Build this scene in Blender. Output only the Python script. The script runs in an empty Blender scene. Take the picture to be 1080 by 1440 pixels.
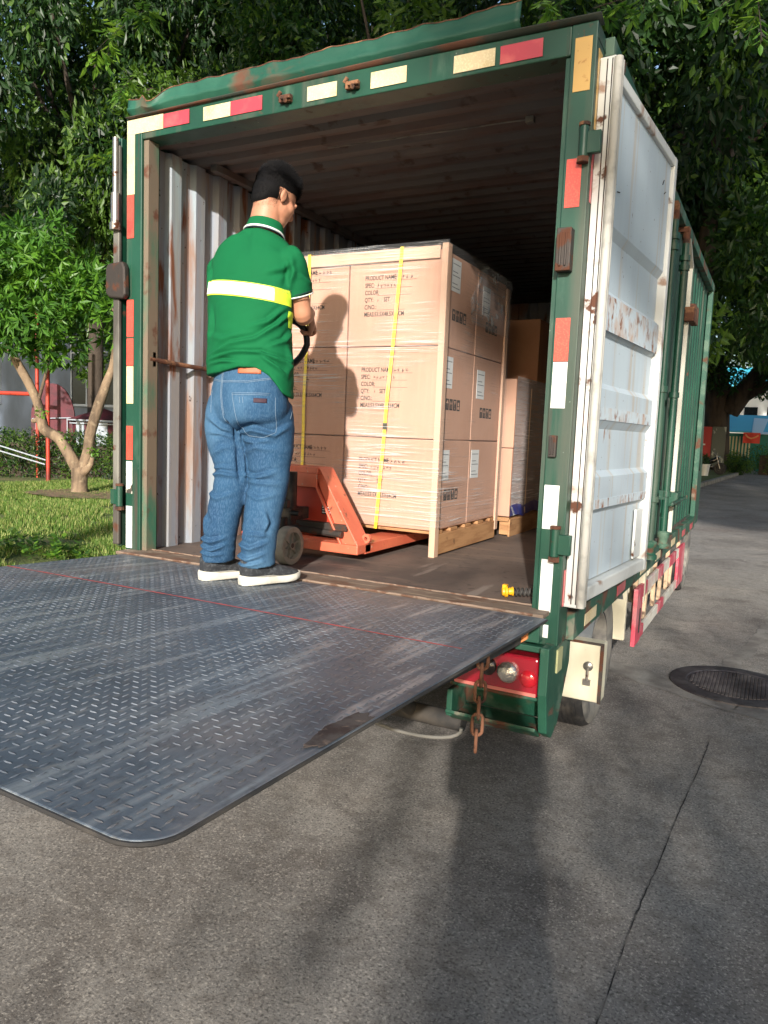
import bpy, bmesh, math, random
import numpy as np
from mathutils import Vector, Matrix
from mathutils.bvhtree import BVHTree
from mathutils import noise as mnoise
S = bpy.context.scene
COL = S.collection
Z0 = 0.88                      # height of the cargo floor above the road; all numbers below are measured from the cargo floor
RND = random.Random(7)

# ---------------------------------------------------------------- camera
cam = bpy.data.cameras.new('camera'); camo = bpy.data.objects.new('camera', cam); COL.objects.link(camo)
cam.sensor_fit = 'VERTICAL'; cam.sensor_height = 36.0; cam.lens = 1052.6/1440*36
cam.clip_start = 0.05; cam.clip_end = 2000
def cam_axes(yaw, pitch, roll):
    f = Vector((-math.sin(yaw)*math.cos(pitch), math.cos(yaw)*math.cos(pitch), math.sin(pitch)))
    r = Vector((math.cos(yaw), math.sin(yaw), 0)); u = r.cross(f)
    c, s = math.cos(roll), math.sin(roll)
    return c*r+s*u, -s*r+c*u, f
_r, _u, _f = cam_axes(0.4808, -0.107, 0.0405)
mt = Matrix((_r, _u, -_f)).transposed().to_4x4(); mt.translation = Vector((2.817, -2.769, 0.6537+Z0)); camo.matrix_world = mt
S.camera = camo
# ---------------------------------------------------------------- sky and sun
SUN_EL = math.radians(18.6); SUN_DIR = Vector((0.322, -0.947, 0)).normalized()   # horizontal direction towards the sun
SUN_AZ = math.atan2(SUN_DIR.x, SUN_DIR.y)
w = bpy.data.worlds.new('World'); S.world = w; w.use_nodes = True
nt = w.node_tree; bg = nt.nodes['Background']; sky = nt.nodes.new('ShaderNodeTexSky')
sky.sky_type = 'NISHITA'; sky.sun_disc = False; sky.sun_elevation = SUN_EL; sky.sun_rotation = SUN_AZ
sky.air_density = 1.0; sky.dust_density = 2.0; sky.ozone_density = 1.0
nt.links.new(sky.outputs[0], bg.inputs[0]); bg.inputs[1].default_value = 0.15
sl = bpy.data.lights.new('sun', 'SUN'); so = bpy.data.objects.new('sun', sl); COL.objects.link(so)
sl.energy = 5.0; sl.angle = math.radians(0.9); sl.color = (1.0, 0.945, 0.88)
so.rotation_euler = Vector((SUN_DIR.x*math.cos(SUN_EL), SUN_DIR.y*math.cos(SUN_EL), math.sin(SUN_EL))).to_track_quat('Z', 'Y').to_euler()
S.view_settings.view_transform = 'Standard'; S.view_settings.look = 'None'; S.view_settings.gamma = 1
S.view_settings.exposure = 0.55
S.cycles.max_bounces = 8; S.cycles.transparent_max_bounces = 24

# ---------------------------------------------------------------- materials
def srgb(r, g, b):
    f = lambda c: (c/255/12.92) if c/255 <= 0.04045 else ((c/255+0.055)/1.055)**2.4
    return (f(r), f(g), f(b), 1)
def M(name, col, rough=0.6, metal=0.0, layers=(), bump=None, spec=0.5, coat=0.0, transl=None, alpha=None, bump2=None):
    m = bpy.data.materials.new(name); m.use_nodes = True; n = m.node_tree.nodes; L = m.node_tree.links
    b = n['Principled BSDF']; b.inputs['Metallic'].default_value = metal
    b.inputs['Specular IOR Level'].default_value = spec; b.inputs['Coat Weight'].default_value = coat
    b.inputs['Coat Roughness'].default_value = 0.15
    tc = n.new('ShaderNodeTexCoord'); src = tc.outputs['Object']
    def noise(scale, stretch=(1, 1, 1), detail=4, kind='noise', rot=(0, 0, 0), dist=0.0, rg=0.55):
        mp = n.new('ShaderNodeMapping'); mp.inputs['Scale'].default_value = stretch; mp.inputs['Rotation'].default_value = rot
        mp.inputs['Location'].default_value = (RND.uniform(-9, 9), RND.uniform(-9, 9), RND.uniform(-9, 9))
        L.new(src, mp.inputs[0])
        if kind == 'voronoi':
            t = n.new('ShaderNodeTexVoronoi'); t.inputs['Scale'].default_value = scale; L.new(mp.outputs[0], t.inputs['Vector']); return t.outputs['Distance']
        t = n.new('ShaderNodeTexNoise'); t.inputs['Scale'].default_value = scale; t.inputs['Detail'].default_value = detail
        t.inputs['Roughness'].default_value = rg; t.inputs['Distortion'].default_value = dist
        L.new(mp.outputs[0], t.inputs['Vector']); return t.outputs['Fac']
    rgb = n.new('ShaderNodeRGB'); rgb.outputs[0].default_value = (*col[:3], 1); c = rgb.outputs[0]
    rv = n.new('ShaderNodeValue'); rv.outputs[0].default_value = rough; r = rv.outputs[0]
    for ly in layers:
        f = noise(ly.get('scale', 5), ly.get('stretch', (1, 1, 1)), ly.get('detail', 5), ly.get('kind', 'noise'), ly.get('rot', (0, 0, 0)), ly.get('dist', 0), ly.get('rg', .55))
        mr = n.new('ShaderNodeMapRange'); mr.inputs['From Min'].default_value = ly.get('lo', .45); mr.inputs['From Max'].default_value = ly.get('hi', .6)
        mr.inputs['To Max'].default_value = ly.get('amt', 1.0); L.new(f, mr.inputs['Value']); fac = mr.outputs[0]
        if 'zone' in ly:                      # only between two heights / positions along an axis: (axis, a, b): 0 at a, 1 at b
            ax, a, bb = ly['zone']; sp = n.new('ShaderNodeSeparateXYZ'); L.new(src, sp.inputs[0])
            m2 = n.new('ShaderNodeMapRange'); m2.inputs['From Min'].default_value = a; m2.inputs['From Max'].default_value = bb
            L.new(sp.outputs[ax], m2.inputs['Value'])
            mu = n.new('ShaderNodeMath'); mu.operation = 'MULTIPLY'; L.new(fac, mu.inputs[0]); L.new(m2.outputs[0], mu.inputs[1]); fac = mu.outputs[0]
        mx = n.new('ShaderNodeMix'); mx.data_type = 'RGBA'; mx.inputs[7].default_value = (*ly['col'][:3], 1)
        L.new(fac, mx.inputs[0]); L.new(c, mx.inputs[6]); c = mx.outputs[2]
        if 'rough' in ly:
            mx2 = n.new('ShaderNodeMix'); mx2.data_type = 'FLOAT'; mx2.inputs[3].default_value = ly['rough']
            L.new(fac, mx2.inputs[0]); L.new(r, mx2.inputs[2]); r = mx2.outputs[0]
    L.new(c, b.inputs['Base Color']); L.new(r, b.inputs['Roughness'])
    if bump:
        prev = None
        for bb in ([bump] + ([bump2] if bump2 else [])):
            f = noise(bb[0], bb[3] if len(bb) > 3 else (1, 1, 1), 6)
            bn = n.new('ShaderNodeBump'); bn.inputs['Strength'].default_value = bb[1]; bn.inputs['Distance'].default_value = bb[2]
            L.new(f, bn.inputs['Height'])
            if prev: L.new(prev, bn.inputs['Normal'])
            prev = bn.outputs[0]
        L.new(prev, b.inputs['Normal'])
    if transl:
        tr = n.new('ShaderNodeBsdfTranslucent'); tr.inputs[0].default_value = (*transl[:3], 1); ms = n.new('ShaderNodeMixShader'); ms.inputs[0].default_value = 0.35
        L.new(b.outputs[0], ms.inputs[1]); L.new(tr.outputs[0], ms.inputs[2]); L.new(ms.outputs[0], n['Material Output'].inputs[0])
    if alpha is not None: b.inputs['Alpha'].default_value = alpha
    return m
RUST = srgb(92, 58, 42); RUSTD = srgb(64, 46, 38); RUSTL = srgb(138, 98, 70); DIRT = srgb(96, 86, 76)

# ---------------------------------------------------------------- mesh builder
class MB:
    def __init__(s): s.v = []; s.f = []
    def add(s, vs, fs):
        o = len(s.v); s.v += [tuple(p) for p in vs]; s.f += [tuple(i+o for i in f) for f in fs]; return s
    def box(s, x0, x1, y0, y1, z0, z1):
        vs = [(x, y, z) for x in (x0, x1) for y in (y0, y1) for z in (z0, z1)]
        return s.add(vs, [(0, 1, 3, 2), (4, 6, 7, 5), (0, 4, 5, 1), (2, 3, 7, 6), (0, 2, 6, 4), (1, 5, 7, 3)])
    def obox(s, c, ax, ay, az, hx, hy, hz):
        c = Vector(c); ax, ay, az = Vector(ax).normalized()*hx, Vector(ay).normalized()*hy, Vector(az).normalized()*hz
        vs = [c+i*ax+j*ay+k*az for i in (-1, 1) for j in (-1, 1) for k in (-1, 1)]
        return s.add(vs, [(0, 1, 3, 2), (4, 6, 7, 5), (0, 4, 5, 1), (2, 3, 7, 6), (0, 2, 6, 4), (1, 5, 7, 3)])
    def prism(s, poly, d):                       # poly: 3-D outline, d: extrusion vector
        n = len(poly); P = [Vector(p) for p in poly]; Q = [p+Vector(d) for p in P]
        return s.add(P+Q, [tuple(range(n))[::-1], tuple(range(n, 2*n))]+[(i, (i+1) % n, n+(i+1) % n, n+i) for i in range(n)])
    def tube(s, pts, rad, n=12, closed=False, cap=True):
        P = [Vector(p) for p in pts]; R = rad if hasattr(rad, '__len__') else [rad]*len(P); rings = []; prev = None
        for i, p in enumerate(P):
            if closed: t = (P[(i+1) % len(P)]-P[i-1])
            else: t = P[min(i+1, len(P)-1)]-P[max(i-1, 0)]
            t.normalize()
            if prev is None: a = t.orthogonal().normalized()
            else: a = (prev-t*prev.dot(t)).normalized()
            prev = a; b = t.cross(a)
            rings.append([p+(a*math.cos(k*2*math.pi/n)+b*math.sin(k*2*math.pi/n))*R[i] for k in range(n)])
        vs = [q for r in rings for q in r]; fs = []
        m = len(P); rng = range(m) if closed else range(m-1)
        for i in rng:
            j = (i+1) % m
            fs += [(i*n+k, i*n+(k+1) % n, j*n+(k+1) % n, j*n+k) for k in range(n)]
        if cap and not closed: fs += [tuple(range(n))[::-1], tuple((m-1)*n+k for k in range(n))]
        return s.add(vs, fs)
    def cyl(s, a, b, r, n=20, r2=None): return s.tube([a, b], [r, r if r2 is None else r2], n)
    def lathe(s, c, axis, prof, n=32):            # prof: (radius, offset along axis)
        c = Vector(c); t = Vector(axis).normalized(); a = t.orthogonal().normalized(); b = t.cross(a); vs = []; fs = []
        for r, h in prof: vs += [c+t*h+(a*math.cos(k*2*math.pi/n)+b*math.sin(k*2*math.pi/n))*max(r, 1e-4) for k in range(n)]
        for i in range(len(prof)-1): fs += [(i*n+k, i*n+(k+1) % n, (i+1)*n+(k+1) % n, (i+1)*n+k) for k in range(n)]
        return s.add(vs, fs)
    def grid(s, P):                               # P: rows of points
        r, c = len(P), len(P[0]); vs = [q for row in P for q in row]
        return s.add(vs, [(i*c+j, i*c+j+1, (i+1)*c+j+1, (i+1)*c+j) for i in range(r-1) for j in range(c-1)])
    def build(s, name, mat, parent=None, smooth=None, bevel=0, label=None, solid=0, kind=None, seg=2):
        me = bpy.data.meshes.new(name)
        off = Vector(parent['_base']) if parent is not None and '_base' in parent.keys() else Vector((0, 0, 0))
        me.from_pydata([Vector(v)-off for v in s.v], [], s.f); me.update()
        bm = bmesh.new(); bm.from_mesh(me); bmesh.ops.recalc_face_normals(bm, faces=bm.faces); bm.to_mesh(me); bm.free()
        for mm in (mat if isinstance(mat, (list, tuple)) else [mat]): me.materials.append(mm)
        o = bpy.data.objects.new(name, me); COL.objects.link(o)
        if smooth is not None:
            me.polygons.foreach_set('use_smooth', [True]*len(me.polygons))
            if smooth < 180: me.set_sharp_from_angle(angle=math.radians(smooth))
        if solid:
            md = o.modifiers.new('thickness', 'SOLIDIFY'); md.thickness = solid; md.offset = 0
        if bevel:
            md = o.modifiers.new('bevel', 'BEVEL'); md.width = bevel; md.segments = seg; md.limit_method = 'ANGLE'; md.angle_limit = math.radians(40)
        if parent is not None: o.parent = parent; o['_base'] = tuple(off)
        if label: o['label'] = label
        if kind: o['kind'] = kind
        return o
def thing(name, label, cat, loc, group=None):
    o = bpy.data.objects.new(name, None); COL.objects.link(o); o.empty_display_size = .1
    o.location = (loc[0], loc[1], loc[2]+Z0); o['_base'] = tuple(loc); o['label'] = label; o['category'] = cat
    if group: o['group'] = group
    return o
def single(mb, name, mat, label, cat, loc, group=None, **k):     # a thing that is one mesh
    tmp = bpy.data.objects.new('t', None); tmp['_base'] = tuple(loc)
    o = mb.build(name, mat, tmp, **k); o.parent = None; bpy.data.objects.remove(tmp)
    o.location = (loc[0], loc[1], loc[2]+Z0)
    o['label'] = label; o['category'] = cat
    if group: o['group'] = group
    return o
def struct(mb, name, mat, kind='structure', **k):
    o = mb.build(name, mat, None, **k); o.location.z = Z0; o['kind'] = kind; return o
def np_mesh(name, V, F, mats, parent=None, mi=None, smooth=False):
    """fast mesh from numpy arrays; F all of one size"""
    me = bpy.data.meshes.new(name); off = np.array(parent['_base']) if parent is not None and '_base' in parent.keys() else np.zeros(3)
    V = np.asarray(V, float)-off; F = np.asarray(F, int); k = F.shape[1]
    me.vertices.add(len(V)); me.vertices.foreach_set('co', V.ravel()); me.loops.add(F.size); me.loops.foreach_set('vertex_index', F.ravel())
    me.polygons.add(len(F)); me.polygons.foreach_set('loop_start', np.arange(0, F.size, k)); me.polygons.foreach_set('loop_total', np.full(len(F), k))
    if mi is not None: me.polygons.foreach_set('material_index', np.asarray(mi, int))
    me.polygons.foreach_set('use_smooth', np.full(len(F), smooth)); me.update(calc_edges=True); me.validate()
    for m in mats: me.materials.append(m)
    o = bpy.data.objects.new(name, me); COL.objects.link(o)
    if parent is not None: o.parent = parent; o['_base'] = tuple(off)
    return o
# ================================================================ ground
mRoad = M('worn_concrete_road', srgb(142, 137, 130), .88, layers=[
    dict(col=srgb(170, 161, 149), scale=1.6, lo=.5, hi=.68, amt=.6, detail=9), dict(col=srgb(104, 97, 91), scale=.8, lo=.48, hi=.66, amt=.75, detail=10, rg=.65), dict(col=srgb(92, 85, 80), scale=2.7, lo=.56, hi=.68, amt=.6, detail=9, dist=.6),
    dict(col=srgb(104, 84, 76), scale=.45, lo=.52, hi=.7, amt=.4),
    dict(col=srgb(70, 66, 62), scale=100, lo=.5, hi=.64, amt=.7, detail=5), dict(col=srgb(196, 188, 176), scale=120, lo=.54, hi=.68, amt=.7, detail=4), dict(col=srgb(96, 88, 80), scale=14, lo=.5, hi=.66, amt=.4, detail=9),
    dict(col=srgb(170, 165, 156), scale=9, stretch=(1, .35, 1), lo=.63, hi=.72, amt=.35)], bump=(150, .4, .004), bump2=(8, .25, .012))
mCem = M('pale_cement', srgb(150, 146, 138), .9, layers=[dict(col=srgb(112, 106, 100), scale=5, lo=.42, hi=.6, amt=.8, detail=8), dict(col=srgb(86, 82, 78), scale=60, lo=.5, hi=.7, amt=.4)], bump=(60, .4, .005))
mCrack = M('tarry_joint', srgb(44, 42, 41), .9, layers=[dict(col=srgb(120, 114, 106), scale=7, lo=.52, hi=.6)])
g = MB()
xs = [-600, -60, -1.2, 12, 60, 600]
g.add([(-600, -200, -Z0-.02), (600, -200, -Z0-.02), (600, 1400, -Z0-.02), (-600, 1400, -Z0-.02)], [(0, 1, 2, 3)])
mEarth = M('earth', srgb(92, 88, 66), .95, layers=[dict(col=srgb(60, 72, 40), scale=.3, lo=.4, hi=.6)])
struct(g, 'ground', mEarth)
g = MB(); g.add([(-1.15, -60, -Z0), (40, -60, -Z0), (40, 300, -Z0), (9.5, 300, -Z0), (3.1, 80, -Z0), (1.05, 41, -Z0), (.35, 25.5, -Z0), (-1.15, 24, -Z0)], [tuple(range(8))])
struct(g, 'road', mRoad)
# the open joint between two slabs, wobbling
def strip(pts, wfun, z, n=140):
    rows = []
    P = [Vector(p) for p in pts]; cum = [0]
    for a, b in zip(P, P[1:]): cum.append(cum[-1]+(b-a).length)
    for i in range(n+1):
        d = cum[-1]*i/n; k = max(j for j in range(len(P)-1) if cum[j] <= d+1e-9); t = (d-cum[k])/(cum[k+1]-cum[k]); p = P[k].lerp(P[k+1], t)
        tg = (P[k+1]-P[k]).normalized(); nrm = Vector((-tg.y, tg.x, 0)); wb = mnoise.noise(Vector((d*2.1, 7, 0)))*.006+mnoise.noise(Vector((d*21, 2, 0)))*.003
        a, b = wfun(d, i/n); rows.append([p+nrm*(wb-a)+Vector((0, 0, z)), p+nrm*(wb+b)+Vector((0, 0, z))])
    return rows
m_ = MB(); m_.grid(strip([(2.5, -2.6, 0), (2.52, -.86, 0), (2.54, -.2, 0), (2.63, 1.4, 0)], lambda d, t: (.0015+.003*abs(mnoise.noise(Vector((d*9, 0, 5)))), .0015+.005*abs(mnoise.noise(Vector((d*13, 3, 1))))), -Z0+.004, 260))
m_.grid(strip([(2.9, 4.6, 0), (3.6, 13, 0), (5, 28, 0)], lambda d, t: (.012, .012), -Z0+.004, 200))
struct(m_, 'road_joint', mCrack)
# pale cement band crossing the road at the manhole
def blob(cx, cy, rx, ry, z, seed, n=120, amp=.28):
    out = []
    for k in range(n):
        a = 2*math.pi*k/n; r = 1+amp*mnoise.noise(Vector((math.cos(a)*2.2, math.sin(a)*2.2, seed)))+.12*mnoise.noise(Vector((math.cos(a)*9, math.sin(a)*9, seed)))
        out.append((cx+rx*r*math.cos(a), cy+ry*r*math.sin(a), z))
    return out
m_ = MB()
m_.grid(strip([(1.3, 2.55, 0), (1.95, 2.35, 0), (2.3, 2.15, 0), (2.7, 1.98, 0), (3.4, 1.85, 0), (4.5, 1.8, 0)], lambda d, t: (.08+.05*mnoise.noise(Vector((d*4, 1, 0))), .16+.1*mnoise.noise(Vector((d*3.2, 9, 0)))), -Z0+.003, 200))
m_.grid(strip([(2.62, 2.75, 0), (2.75, 3.4, 0), (2.9, 4.5, 0), (2.95, 5.6, 0)], lambda d, t: (.04+.04*mnoise.noise(Vector((d*4, 1, 4))), .07+.05*mnoise.noise(Vector((d*5, 9, 4)))), -Z0+.0035, 160))
struct(m_, 'cement_patch', mCem)
# manhole cover
mIron = M('cast_iron', srgb(66, 62, 66), .62, .35, layers=[dict(col=srgb(104, 100, 100), scale=6, lo=.45, hi=.65, amt=.7), dict(col=srgb(48, 42, 44), scale=14, lo=.5, hi=.62, amt=.6)], bump=(60, .3, .003))
mh = thing('manhole_cover', 'round dark cast iron manhole cover set in the road at the right edge', 'manhole cover', (2.7, 2.43, -Z0))
m_ = MB(); c = (2.7, 2.43, -Z0+.008)
m_.lathe(c, (0, 0, 1), [(.40, -.01), (.40, .002), (.392, .004), (.30, .004), (.296, 0), (0, 0)], 64); m_.build('rim', mIron, mh, smooth=30)
m_ = MB()
for i in range(-12, 13):
    for j in range(-12, 13):
        x, y = i*.022, j*.022+.011*(i % 2)
        if x*x+y*y < .275**2: m_.obox((c[0]+x, c[1]+y, c[2]+.003), (1, .3, 0), (-.3, 1, 0), (0, 0, 1), .009, .0085, .0025)
m_.build('tread', mIron, mh)
# ================================================================ lawn and kerb
mGrassS = M('lawn_soil', srgb(96, 104, 52), .95, layers=[dict(col=srgb(96, 112, 48), scale=1.3, lo=.42, hi=.62, amt=.9), dict(col=srgb(142, 126, 90), scale=.8, lo=.56, hi=.68, amt=.7, detail=7), dict(col=srgb(52, 70, 28), scale=30, lo=.45, hi=.65, amt=.7)], bump=(50, .8, .03))
g = MB(); rows = []
lx = [-60, -45, -34, -27]+[-22+i*.6 for i in range(35)]; ly = [-30, -15, -8]+[-4+i*.6 for i in range(46)]+[27, 34, 45, 70]
for y in ly: rows.append([(min(x, -1.3), y, -Z0+.07+.05*mnoise.noise(Vector((x*.5, y*.5, 0)))) for x in lx])
g.grid(rows); struct(g, 'lawn', mGrassS, smooth=180)
mKerb = M('kerb_concrete', srgb(150, 146, 138), .85, layers=[dict(col=srgb(96, 92, 84), scale=4, lo=.4, hi=.65, amt=.8)], bump=(40, .3, .01))
g = MB(); g.box(-1.3, -1.15, -30, 24, -Z0-.05, -Z0+.13)
kp = [(-1.2, 24.4), (.3, 25.2), (.45, 26.5), (1.05, 41), (3.1, 80), (5, 110)]
for a, b in zip(kp, kp[1:]):
    d = Vector((b[0]-a[0], b[1]-a[1], 0)); nn = Vector((-d.y, d.x, 0)).normalized()*.18; A = Vector((*a, -Z0-.05)); B = Vector((*b, -Z0-.05))
    g.prism([A, B, B+nn, A+nn], (0, 0, .19))
struct(g, 'kerb', mKerb, bevel=.015)
g = MB(); g.add([(-1.2, 24.5, -Z0+.12), (.15, 25.4, -Z0+.12), (.85, 41, -Z0+.12), (2.9, 80, -Z0+.12), (-30, 110, -Z0+.12), (-30, 24.5, -Z0+.12)], [tuple(range(6))])
struct(g, 'verge', mGrassS)
# grass blades: tufts on the near lawn
def blades(name, region, n, h, seed, cols):
    rg = np.random.RandomState(seed); x0, x1, y0, y1 = region
    x = rg.uniform(x0, x1, n); y = rg.uniform(y0, y1, n)
    keep = np.array([mnoise.noise(Vector((a*1.1, b*1.1, 3)))+.55*mnoise.noise(Vector((a*4, b*4, 9))) > -.22 for a, b in zip(x, y)])
    x, y = x[keep], y[keep]; n = len(x)
    z = np.array([-Z0+.06+.05*mnoise.noise(Vector((a*.5, b*.5, 0))) for a, b in zip(x, y)])
    an = rg.uniform(0, 6.283, n); hh = h*rg.uniform(.5, 1.3, n); ln = rg.uniform(.2, .9, n)*hh; wd = rg.uniform(.006, .012, n)
    dx, dy = np.cos(an), np.sin(an)
    a = np.stack([x-dy*wd, y+dx*wd, z], 1); b = np.stack([x+dy*wd, y-dx*wd, z], 1); c = np.stack([x+dx*ln, y+dy*ln, z+hh], 1)
    V = np.stack([a, b, c], 1).reshape(-1, 3); F = np.arange(3*n).reshape(-1, 3)
    o = np_mesh(name, V, F, cols, None, rg.randint(0, len(cols), n)); o.location.z = Z0; return o
gm = [M('grass_a', srgb(104, 138, 56), .6, transl=srgb(120, 160, 50)), M('grass_b', srgb(98, 130, 50), .6, transl=srgb(90, 130, 40)), M('grass_c', srgb(142, 148, 84), .7)]
o = blades('grass', (-12, -3.2, 1.5, 12), 170000, .075, 3, gm)
o['kind'] = 'stuff'; o['label'] = 'short green and straw coloured grass covering the lawn'; o['category'] = 'grass'
# ================================================================ truck materials
mGreen = M('green_truck_paint', srgb(24, 66, 51), .42, layers=[
    dict(col=srgb(28, 80, 60), scale=2.5, lo=.45, hi=.65, amt=.7), dict(col=srgb(96, 122, 104), scale=9, stretch=(1, 1, .3), lo=.6, hi=.72, amt=.35, rough=.7),
    dict(col=RUST, scale=7, lo=.68, hi=.71, detail=8, rough=.9, dist=.3), dict(col=DIRT, scale=3, stretch=(4, 4, .3), lo=.52, hi=.7, amt=.45, rough=.85, detail=9), dict(col=RUSTD, scale=4, stretch=(5, 5, .35), lo=.62, hi=.7, amt=.6, rough=.9, detail=9), dict(col=srgb(128, 140, 128), scale=45, lo=.7, hi=.73, amt=.7)], bump=(30, .12, .004), spec=.5)
mGreenWorn = M('worn_green_paint', srgb(30, 78, 60), .55, layers=[
    dict(col=srgb(110, 130, 112), scale=6, lo=.52, hi=.62, amt=.5, rough=.8), dict(col=RUST, scale=5, lo=.53, hi=.6, detail=9, rough=.9, dist=.5), dict(col=srgb(120, 112, 98), scale=11, lo=.6, hi=.7, amt=.7, rough=.85)], bump=(24, .3, .006))
mWallIn = M('grey_interior_steel', srgb(130, 137, 147), .6, layers=[
    dict(col=srgb(158, 184, 184), scale=1.5, stretch=(.1, 5, .15), lo=.55, hi=.66, amt=.55), dict(col=srgb(138, 132, 124), scale=2.0, stretch=(1, 6, .4), lo=.52, hi=.64, amt=.6),
    dict(col=RUSTL, scale=2.6, stretch=(1, 4, .55), lo=.53, hi=.65, detail=9, rough=.9, amt=.75), dict(col=srgb(112, 70, 48), scale=2.2, stretch=(1, 5, .7), lo=.575, hi=.65, detail=9, rough=.95, dist=.4),
    dict(col=RUST, scale=4.0, stretch=(1, 2.5, 1.3), lo=.36, hi=.56, detail=9, rough=.95, amt=.9, zone=(2, .42, .02)),
    dict(col=RUSTD, scale=30, stretch=(1, 1, .7), lo=.68, hi=.71, rough=.95, detail=5)], bump=(18, .25, .005))
mRoofIn = M('stained_roof_steel', srgb(88, 86, 84), .7, layers=[dict(col=srgb(84, 58, 48), scale=1.6, stretch=(1, 3, 1), lo=.48, hi=.62, amt=.6, detail=8), dict(col=srgb(120, 112, 104), scale=3, stretch=(.6, 3, 1), lo=.6, hi=.7, amt=.5), dict(col=RUSTD, scale=9, lo=.6, hi=.68, detail=7)], bump=(20, .2, .005))
mFloor = M('worn_cargo_floor', srgb(104, 92, 84), .72, layers=[
    dict(col=srgb(64, 58, 56), scale=1.8, stretch=(1.2, .7, 1), lo=.46, hi=.62, amt=.85, detail=9), dict(col=srgb(136, 118, 104), scale=3, stretch=(.5, 2.5, 1), lo=.55, hi=.68, amt=.6, detail=8),
    dict(col=srgb(170, 160, 150), scale=9, stretch=(1, .12, 1), lo=.63, hi=.7, amt=.35, rot=(0, 0, .35)), dict(col=srgb(52, 46, 44), scale=26, lo=.6, hi=.68, amt=.6)], bump=(12, .3, .006), bump2=(70, .2, .002))
mSill = M('rusty_sill', srgb(116, 100, 86), .8, layers=[dict(col=srgb(98, 68, 50), scale=7, lo=.48, hi=.6, amt=.8, detail=8), dict(col=srgb(166, 148, 126), scale=14, stretch=(.4, 2, 1), lo=.56, hi=.66, amt=.7)], bump=(40, .3, .004))
mRust = M('rusty_iron', RUST, .9, .1, layers=[dict(col=RUSTL, scale=12, lo=.5, hi=.6), dict(col=RUSTD, scale=20, lo=.52, hi=.62)], bump=(60, .5, .004))
mDarkIron = M('dark_greasy_iron', srgb(62, 56, 52), .6, .4, layers=[dict(col=RUST, scale=16, lo=.52, hi=.6, rough=.9)], bump=(50, .3, .003))
mWhiteDoor = M('white_door_paint', srgb(180, 193, 200), .5, layers=[
    dict(col=srgb(170, 180, 188), scale=1.5, stretch=(1, 5, .5), lo=.45, hi=.65, amt=.6), dict(col=srgb(176, 158, 132), scale=2, stretch=(1, 7, .35), lo=.57, hi=.66, amt=.55),
    dict(col=RUSTL, scale=4.5, stretch=(1, 1.4, 1.4), lo=.68, hi=.73, detail=9, rough=.9, dist=.5), dict(col=RUSTD, scale=60, lo=.73, hi=.75, detail=2)], bump=(30, .1, .003))
mDoorFrame = M('cream_door_edge', srgb(206, 208, 204), .5, layers=[
    dict(col=RUSTL, scale=6, lo=.58, hi=.66, detail=9, rough=.9, dist=.4, amt=.8), dict(col=RUST, scale=8, lo=.64, hi=.68, detail=9, rough=.9), dict(col=srgb(140, 140, 130), scale=3, lo=.55, hi=.7, amt=.5)], bump=(30, .2, .004))
mRustBand = M('rust_streaked_white', srgb(186, 198, 204), .6, layers=[dict(col=srgb(178, 142, 112), scale=9, stretch=(1, 1.8, 1), lo=.48, hi=.7, detail=9, rough=.9, dist=.4, amt=.8), dict(col=srgb(128, 86, 60), scale=15, stretch=(1, 1.3, .9), lo=.54, hi=.66, detail=10, rough=.95, dist=.3)], bump=(30, .3, .004))
mRubber = M('grey_rubber_seal', srgb(176, 174, 166), .7, layers=[dict(col=srgb(110, 106, 98), scale=14, lo=.5, hi=.7, amt=.6)])
mRubberB = M('black_rubber', srgb(36, 36, 37), .75, layers=[dict(col=srgb(104, 98, 90), scale=9, lo=.48, hi=.66, amt=.45)], bump=(60, .2, .003))
mTyreSide = M('dusty_sidewall', srgb(128, 124, 116), .85, layers=[dict(col=srgb(70, 70, 70), scale=7, lo=.42, hi=.6, amt=.8)], bump=(40, .3, .003))
mTapeR = M('red_reflective_tape', srgb(212, 74, 60), .35, layers=[dict(col=srgb(170, 50, 48), scale=14, lo=.55, hi=.7, amt=.6), dict(col=srgb(230, 120, 90), scale=160, lo=.5, hi=.6, amt=.3)], coat=.3)
mTapeP = M('shade_toned_red_tape', srgb(196, 66, 78), .35, layers=[dict(col=srgb(222, 110, 104), scale=9, lo=.5, hi=.7, amt=.7)], coat=.3)  # red tape toned duller pink, with shade put into the colour
mTapeY = M('yellowed_reflective_tape', srgb(216, 196, 156), .4, layers=[dict(col=srgb(206, 178, 110), scale=9, lo=.5, hi=.7, amt=.6), dict(col=srgb(240, 228, 190), scale=150, lo=.5, hi=.6, amt=.4)], coat=.3)
mTapeA = M('amber_reflective_tape', srgb(206, 164, 90), .4, layers=[dict(col=srgb(180, 130, 60), scale=30, lo=.6, hi=.66)], coat=.3)
mTapeW = M('white_reflective_tape', srgb(226, 226, 222), .35, layers=[dict(col=srgb(190, 186, 178), scale=12, lo=.56, hi=.66, amt=.6)], coat=.3)
mTapeT = M('torn_white_tape', srgb(222, 220, 206), .5, layers=[dict(col=srgb(70, 66, 60), scale=16, stretch=(1, 1, .6), lo=.52, hi=.55, detail=4)])
mUnder = M('chassis_black', srgb(44, 43, 42), .8, layers=[dict(col=srgb(96, 88, 78), scale=5, lo=.5, hi=.7, amt=.6)])
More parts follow.
